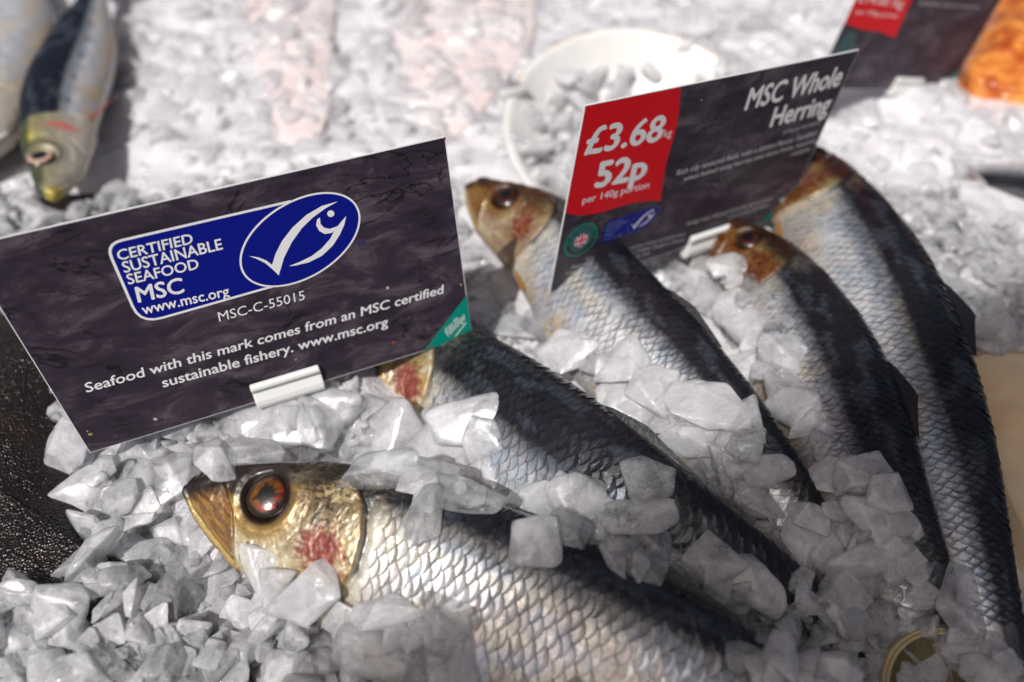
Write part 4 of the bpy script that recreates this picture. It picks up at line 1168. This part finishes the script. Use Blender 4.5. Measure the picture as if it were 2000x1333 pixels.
def blocked(px, py, rp):
    for k in KEEP:
        for dx, dy in ((0, 0), (.75, 0), (-.75, 0), (0, .75), (0, -.75)):
            if inpoly(px+dx*rp, py+dy*rp, k): return True
    return False

# pieces that lie on or against the fish: (pixel x, y, width px, kind, stretch, spin, label)
G1_ = 'pieces of ice on the front herring'; G2_ = 'pieces of ice on the second herring'
ON = [
 (1765, 1315, 105, 'ice_white', (1.1, .9, .8), 'frosted block at the bottom edge just left of the lemon slice', 'pieces at the tails'),
 (1436, 522, 68, 'ice_cloud', (1, .9, .8), 'cloudy piece over the snout of the slim fourth herring', 'pieces between third and fourth herring'),
 (1880, 1262, 80, 'ice_cloud', (1.2, .9, .7), 'thin grey piece lying over the upper rind of the lemon slice', 'pieces at the tails'),
 (1800, 1320, 95, 'ice_white', (1.2, .9, .8), 'frosted block covering the left half of the lemon slice', 'pieces at the tails'),
 (560, 840, 95, 'ice_white', (1.1, .9, .8), 'frosted block right under the clip of the logo card', 'frosted blocks under the logo card'),
 (495, 835, 95, 'ice_cloud', (1, .9, .8), 'cloudy block left of the one under the clip of the logo card', 'frosted blocks under the logo card'),
 (655, 800, 80, 'ice_white', (1.1, .9, .8), 'frosted block filling the gap between the clip and the reddened gill', 'frosted blocks under the logo card'),
 (1775, 1255, 110, 'ice_white', (1.2, .9, .8), 'frosted block leaning on the left side of the lemon slice', 'pieces at the tails'),
 (1850, 1318, 110, 'ice_cloud', (1.1, .9, .8), 'grey block lying on the flesh of the lemon slice', 'pieces at the tails'),
 (1945, 1320, 80, 'ice_white', (1, .9, .8), 'frosted block in front of the lemon rind at the bottom right', 'pieces at the tails'),
 (1700, 1200, 105, 'ice_white', (1.1, 1, .8), 'tall frosted block up and left of the lemon slice', 'pieces at the tails'),
 (1620, 1160, 110, 'ice_white', (1, 1, .8), 'frosted block between the tails of second and fourth herring', 'pieces at the tails'),
 (490, 906, 100, 'ice_clear', (1.2, .8, .7), 'clear ice lump lying across the snout of the front herring', G1_),
 (738, 930, 100, 'ice_clear', (1.3, .7, .7), 'clear grey ice piece touching the nape of the front herring', G1_),
 (825, 945, 95, 'ice_cloud', (1.2, .8, .8), 'half clear ice piece on the front herring right behind its nape', G1_),
 (880, 905, 115, 'ice_white', (1.2, .95, .8), 'large frosted white ice piece between the front herring and the second herring', G1_),
 (935, 935, 70, 'ice_white', (.8, 1.1, .8), 'small upright frosted piece beside the large white one above the front herring', G1_),
 (905, 980, 95, 'ice_clear', (1.4, .7, .7), 'thin clear ice sheet on the dark back of the front herring', G1_),
 (835, 1010, 95, 'ice_clear', (.75, 1.35, .7), 'tall clear ice shard lying on the shoulder of the front herring', G1_),
 (1130, 975, 92, 'ice_white', (1, 1, .8), 'bright square frosted ice cube between the two front herring', G1_),
 (1062, 985, 80, 'ice_white', (1, .9, .8), 'frosted ice piece just left of the bright square one', G1_),
 (1045, 1068, 90, 'ice_cloud', (.9, 1.1, .8), 'pointed grey ice piece hanging over the silver flank of the front herring', G1_),
 (1108, 1045, 75, 'ice_clear', (1, .9, .8), 'clear piece to the right of the pointed grey one on the front herring', G1_),
 (1150, 1040, 60, 'ice_cloud', (1, .9, .8), 'small cloudy piece under the bright square one', G1_),
 (1238, 1010, 100, 'ice_cloud', (1.2, .8, .7), 'wide grey ice piece resting on the belly of the second herring', G2_),
 (1212, 1055, 65, 'ice_white', (.9, 1.1, .8), 'frosted chip below the wide grey piece on the second herring', G2_),
 (1268, 1062, 75, 'ice_cloud', (.9, 1.1, .8), 'grey chip right of the frosted one below the wide grey piece', G2_),
 (1205, 1108, 48, 'ice_cloud', (.7, 1.2, .8), 'narrow upright chip on the dark back edge of the front herring', G1_),
 (1258, 1118, 68, 'ice_clear', (1.1, .8, .8), 'dark clear chip on the back edge of the front herring', G1_),
 (1328, 1110, 85, 'ice_cloud', (1.2, .8, .8), 'slanting grey piece in the gap between front and second herring', G1_),
 (1385, 1092, 95, 'ice_cloud', (1, 1, .8), 'large faceted grey piece on the tail half of the second herring', G2_),
 (1395, 1172, 90, 'ice_clear', (1.4, .7, .7), 'flat clear wedge at the narrow end of the front herring', G1_),
 (1468, 1150, 105, 'ice_white', (.9, 1.1, .8), 'pale frosted block at the tail end of the front herring', G1_),
 (1262, 945, 85, 'ice_clear', (1, 1, .6), 'nearly invisible clear shard lying on the dark back of the second herring', G2_),
 (882, 1205, 90, 'ice_clear', (1, 1.05, .7), 'clear pentagonal shard lying on the belly of the front herring', G1_),
 (762, 1195, 80, 'ice_white', (1.3, .7, .8), 'small pale piece under the gill cover of the front herring', G1_),
 (715, 1215, 70, 'ice_cloud', (.9, 1, .8), 'round cloudy piece below the throat of the front herring', G1_),
 (598, 1150, 120, 'ice_white', (1.2, .9, .8), 'big frosted block under the red cheek of the front herring', G1_),
 (520, 1130, 95, 'ice_white', (.9, 1.3, .8), 'tall frosted block against the jaw of the front herring', G1_),
 (550, 1215, 120, 'ice_white', (.9, 1.2, .8), 'large pale block two rows below the jaw of the front herring', G1_),
 (770, 1275, 130, 'ice_clear', (1.4, .8, .8), 'long dark clear slab over the pectoral fin of the front herring', G1_),
 (862, 1290, 125, 'ice_white', (.9, 1.2, .8), 'wide milky block at the bottom edge against the belly of the front herring', G1_),
 (728, 835, 140, 'ice_white', (1.2, .9, .8), 'biggest milky block right of the clip under the blue logo card', 'frosted blocks under the logo card'),
 (912, 822, 108, 'ice_white', (1.1, 1, .8), 'milky block against the gill of the second herring', 'frosted blocks under the logo card'),
 (830, 845, 90, 'ice_white', (.8, 1.1, .8), 'milky block wedged between its two bigger neighbours under the logo card', 'frosted blocks under the logo card'),
 (610, 835, 100, 'ice_cloud', (.9, 1.1, .8), 'cloudy block straight below the clip of the logo card', 'frosted blocks under the logo card'),
 (1215, 705, 110, 'ice_white', (1, .95, .8), 'milky piece leaning on the belly of the herring under the price card', 'pieces between second and third herring'),
 (1290, 770, 90, 'ice_white', (1, .9, .8), 'round milky piece left of the longest one in the row between herring', 'pieces between second and third herring'),
 (1385, 800, 108, 'ice_white', (1.15, .85, .8), 'longest milky piece in the row between second and third herring', 'pieces between second and third herring'),
 (1460, 820, 95, 'ice_white', (1, .9, .8), 'milky piece covering the lower flank of the third herring', 'pieces between second and third herring'),
 (1350, 860, 95, 'ice_white', (1, .9, .8), 'milky piece under the longest one between second and third herring', 'pieces between second and third herring'),
 (1240, 810, 90, 'ice_white', (1, .9, .8), 'milky piece touching the back of the second herring', 'pieces between second and third herring'),
 (1425, 900, 90, 'ice_cloud', (.8, 1.2, .8), 'cloudy upright piece at the lower end of the row between herring', 'pieces between second and third herring'),
 (1398, 578, 85, 'ice_white', (1.2, .8, .8), 'pinkish milky piece below the clip of the price card', 'pieces between third and fourth herring'),
 (1475, 640, 90, 'ice_white', (1, .9, .8), 'milky piece between third and fourth herring', 'pieces between third and fourth herring'),
 (1530, 700, 85, 'ice_cloud', (.9, 1, .8), 'cloudy piece against the belly of the fourth herring', 'pieces between third and fourth herring'),
 (1560, 800, 80, 'ice_white', (1, .9, .8), 'small milky piece touching the dark back of the third herring', 'pieces between third and fourth herring'),
 (1572, 1045, 92, 'ice_white', (.8, 1.15, .8), 'upright milky block standing clear of the others right of the second herring', 'pieces at the tails'),
 (1640, 1070, 95, 'ice_white', (.9, 1.1, .8), 'milky block right of the upright lone one', 'pieces at the tails'),
 (1705, 1030, 110, 'ice_white', (1.1, .9, .8), 'milky block below the belly of the fourth herring', 'pieces at the tails'),
 (1710, 1095, 110, 'ice_white', (1.2, .8, .8), 'wide milky block left of the tail of the fourth herring', 'pieces at the tails'),
 (1700, 935, 95, 'ice_cloud', (1.1, .9, .8), 'grey wedge lying on the belly of the fourth herring', 'pieces at the tails'),
 (1880, 1175, 100, 'ice_cloud', (.8, 1.3, .8), 'grey sheet of ice between the tails of the two rightmost herring', 'pieces at the tails'),
 (45, 1165, 95, 'ice_cloud', (1, 1, .8), 'lone grey lump at the lower left beside the flatfish', 'pieces beside the flatfish'),
 (455, 905, 45, 'ice_clear', (1, 1, .8), 'small bubbly clear lump in front of the eye of the front herring', G1_),
]
for (px, py, wpx, mat, st, lab, grp) in ON:
    h = shoot(px, py)
    if h is None: continue
    d = depth_of(h[0]); r = wpx/FPX*d*.66
    if mat == 'ice_clear': r *= 1.0
    put_chunk(h[0], h[1], r, mat, lab, grp, tilt=.14, stretch=st, sink=.30, spin=random.uniform(-.35, .35))

ZONES = [
 ([(930, 590), (1100, 640), (1200, 690), (1260, 750), (1380, 770), (1440, 820), (1500, 900), (1530, 1010), (1580, 1040), (1560, 1100), (1450, 1000), (1300, 870), (1150, 745), (1000, 660), (930, 640)], 'pieces between second and third herring', .5),
 ([(1350, 520), (1430, 510), (1490, 560), (1560, 660), (1570, 760), (1620, 880), (1730, 960), (1790, 1070), (1650, 1010), (1560, 860), (1450, 690), (1340, 580)], 'pieces between third and fourth herring', .5),
 ([(1560, 1000), (1790, 1080), (1830, 1190), (1960, 1270), (1990, 1340), (1430, 1340), (1480, 1230), (1560, 1180)], 'pieces at the tails', .5),
 ([(640, 800), (850, 825), (940, 820), (960, 910), (1060, 960), (1170, 945), (1230, 1060), (1300, 1090), (1400, 1100), (1560, 1165), (1480, 1210), (1350, 1150), (1230, 1110), (1110, 1060), (1010, 990), (870, 985), (740, 920), (560, 890)], 'pieces between front and second herring', .35),
 ([(470, 1110), (640, 1150), (670, 1205), (850, 1245), (890, 1340), (560, 1340)], 'pieces under the throat of the front herring', .5),
 ([(95, 850), (180, 895), (470, 885), (385, 950), (380, 1010), (440, 1110), (330, 1130), (150, 1130), (140, 1000)], 'pieces left of the jaw of the front herring', .45),
 ([(-20, 1150), (130, 1160), (330, 1110), (470, 1130), (580, 1345), (-20, 1345)], 'pieces along the bottom edge at the left', .5),
]
ZP = []
for poly, grp, pw in ZONES:
    xs = [p[0] for p in poly]; ys = [p[1] for p in poly]
    for _ in range(1500):
        px, py = random.uniform(min(xs), max(xs)), random.uniform(min(ys), max(ys)); wp = random.uniform(52, 100) if 'left' not in grp else random.uniform(66, 125)
        if not inpoly(px, py, poly): continue
        if any((px-a)**2+(py-b)**2 < ((wp+w_)*.30)**2 for a, b, w_ in ZP): continue
        ZP.append((px, py, wp)); h = shoot(px, py)
        if h is None: continue
        u = random.random(); mt = 'ice_white' if u < pw else ('ice_cloud' if u < .82 else 'ice_clear')
        d = depth_of(h[0]); r = wp/FPX*d*.56
        if before_card(h[0]+Vector((0, 0, r*.5)), r): continue
        st = (random.uniform(.85, 1.2), random.uniform(.85, 1.1), random.uniform(.75, 1))
        put_chunk(h[0], h[1], r, mt, describe(px, py, wp, mt, st), grp, tilt=.28, stretch=st, sink=random.uniform(.15, .4), spin=random.uniform(-3, 3))
print('zone pieces', len(ZP))

# loose heap: individuals near the camera, the rest joined
cand = []
tries = 0
pts = []
cell = {}
def far_enough(x, y, d):
    k = .012; ci, cj = int(x//k), int(y//k)
    for a in (-1, 0, 1):
        for b in (-1, 0, 1):
            for (u, v, r) in cell.get((ci+a, cj+b), ()):
                if (u-x)**2+(v-y)**2 < (d*.5+r*.5)**2: return False
    return True
def add_cell(x, y, d):
    k = .012; cell.setdefault((int(x//k), int(y//k)), []).append((x, y, d))
for (x, y, r) in placed: add_cell(x, y, r*1.4)
while tries < 42000:
    tries += 1
    y = random.uniform(.03, .60) if random.random() < .55 else random.uniform(.03, .24)
    hw = .16+.62*y
    x = random.uniform(-hw, hw)
    r = random.uniform(.0042, .0080) if y < .24 else (random.uniform(.0055, .010) if y < .30 else random.uniform(.008, .014))
    if random.random() < .25: r *= .62
    if not far_enough(x, y, r*1.12): continue
    px, py = proj((x, y, .004)); dd = depth_of((x, y, .004))
    if dd < .04: continue
    if blocked(px, py, r*FPX/dd): continue
    hz = drop(x, y)[0].z
    if before_card((x, y, hz+r*.5), r): continue
    if hz > .006:
        p2 = proj((x, y, hz+r*.4)); d2 = depth_of((x, y, hz+r*.4))
        if d2 < .04 or blocked(p2[0], p2[1], r*FPX/d2): continue
    add_cell(x, y, r*1.12); cand.append((x, y, r, px, py, dd))
vis = [c for c in cand if -60 < c[3] < 2060 and -60 < c[4] < 1400]
vis.sort(key=lambda c: -(c[2]/c[5]))
room = 298-count
near = vis[:room]; ns = set(map(id, near))
def pick(y, px, py):
    u = random.random()
    if y > .30: return 'ice_white'
    if px < 520 and py > 820: return 'ice_white' if u < .30 else ('ice_cloud' if u < .72 else 'ice_clear')
    return 'ice_white' if u < .50 else ('ice_cloud' if u < .84 else 'ice_clear')
for c in near:
    x, y, r, px, py, dd = c; h = drop(x, y)
    mt = pick(y, px, py); st = (random.uniform(.85, 1.25), random.uniform(.85, 1.1), random.uniform(.7, 1))
    put_chunk(h[0], (0, 0, 1) if h[1].z < .3 else h[1], r, mt, describe(px, py, 2*r*FPX/dd, mt, st), region(px, py), tilt=.24, sink=random.uniform(.05, .4) if y < .22 else random.uniform(.45, .85), stretch=st)

def join_chunks(items, name, mat, sub, **props):
    VV, FF, off = [], [], 0
    base = [chunk_verts(500+k, sub, (.4, .6, .7)[k % 3]) for k in range(24)]
    for (p, nrm, r, tilt) in items:
        V, F = base[random.randrange(24)]
        q = np.array(orient(nrm, tilt, random.uniform(0, 6.28)))
        st = np.array([random.uniform(.8, 1.25), random.uniform(.8, 1.2), random.uniform(.7, 1.1)])
        VV.append((V*st*(r/.0056)) @ q.T+np.array(list(p))); FF.append(F+off); off += len(V)
    me = mesh_from(name, np.vstack(VV), np.vstack(FF), sub >= 3)
    return obj(name, me, mat, None, kind='stuff', **props)
rest = [c for c in cand if id(c) not in ns]
groups = {'near_w': [], 'near_c': [], 'far': []}
for (x, y, r, px, py, dd) in rest:
    h = drop(x, y)
    it = (h[0]+Vector((0, 0, r*(random.uniform(.1, .5) if y < .24 else random.uniform(-.50, .05)))), (0, 0, 1), r, .28 if y < .24 else .14)
    if y > .24: groups['far'].append(it)
    else: groups['near_c' if random.random() < .5 else 'near_w'].append(it)
# more pieces wedged in between and on top, near the camera
for _ in range(1900):
    y = random.uniform(.03, .25); x = random.uniform(-(.14+.6*y), .14+.6*y); r = random.uniform(.0030, .0062)
    px, py = proj((x, y, .004)); dd = depth_of((x, y, .004))
    if blocked(px, py, r*FPX/dd): continue
    h = drop(x, y)
    p = h[0]+Vector((0, 0, r*random.uniform(.3, .9)))
    if p.z > .026: continue
    p2 = proj(p); d2 = depth_of(p)
    if d2 < .05 or blocked(*p2, r*FPX/d2) or before_card(p, r): continue
    groups['near_c' if random.random() < .45 else 'near_w'].append((p, (0, 0, 1), r, .28))
# second layer for the far slush, and crumbs everywhere
for _ in range(900):
    y = random.uniform(.2, .60); x = random.uniform(-(.16+.62*y), .16+.62*y); r = random.uniform(.003, .007)
    px, py = proj((x, y, .004)); dd = depth_of((x, y, .004))
    if blocked(px, py, r*FPX/dd): continue
    h = drop(x, y)
    if blocked(*proj(h[0]+Vector((0, 0, r))), r*FPX/dd) or before_card(h[0], r): continue
    groups['far'].append((h[0]+Vector((0, 0, r*random.uniform(-.5, .15))), (0, 0, 1), r, .7))
for _ in range(300):          # ice filling the shell
    t, q = random.uniform(0, 6.283), .047*math.sqrt(random.random()); r = random.uniform(.004, .008)
    h = drop(shell_root.location.x+q*math.cos(t), shell_root.location.y+q*math.sin(t)-.006)
    groups['far'].append((h[0]+Vector((0, 0, r*random.uniform(.2, 1.1))), (0, 0, 1), r, .5))
crumbs = []
for _ in range(5200):
    y = random.uniform(.03, .26); x = random.uniform(-(.14+.6*y), .14+.6*y); r = random.uniform(.0009, .0028)
    px, py = proj((x, y, .004)); dd = depth_of((x, y, .004))
    if blocked(px, py, r*FPX/dd): continue
    h = drop(x, y)
    if blocked(*proj(h[0]+Vector((0, 0, r))), r*FPX/dd) or before_card(h[0], r): continue
    crumbs.append((h[0]+Vector((0, 0, r*random.uniform(0, .8)+random.uniform(0, .002))), (0, 0, 1), r, .8))
half = len(crumbs)//2
join_chunks(groups['near_w'], 'crushed_ice', M['ice_white'], 3, label='small frosted pieces filling the heap around the herring', category='ice')
join_chunks(groups['near_c'], 'crushed_ice', M['ice_cloud'], 3, label='small cloudy pieces filling the heap around the herring', category='ice')
join_chunks(groups['far'], 'slush', M['ice_far'], 3, label='white slushy crushed ice filling the background', category='ice')
join_chunks(crumbs[:half], 'ice_crumbs', M['ice_cloud'], 2, label='tiny cloudy ice crumbs between the chunks', category='ice')
join_chunks(crumbs[half:], 'ice_crumbs', M['ice_clear'], 2, label='tiny clear ice crumbs between the chunks', category='ice')
print('chunks', count, 'cand', len(cand), 'crumbs', len(crumbs), {k: len(v) for k, v in groups.items()})
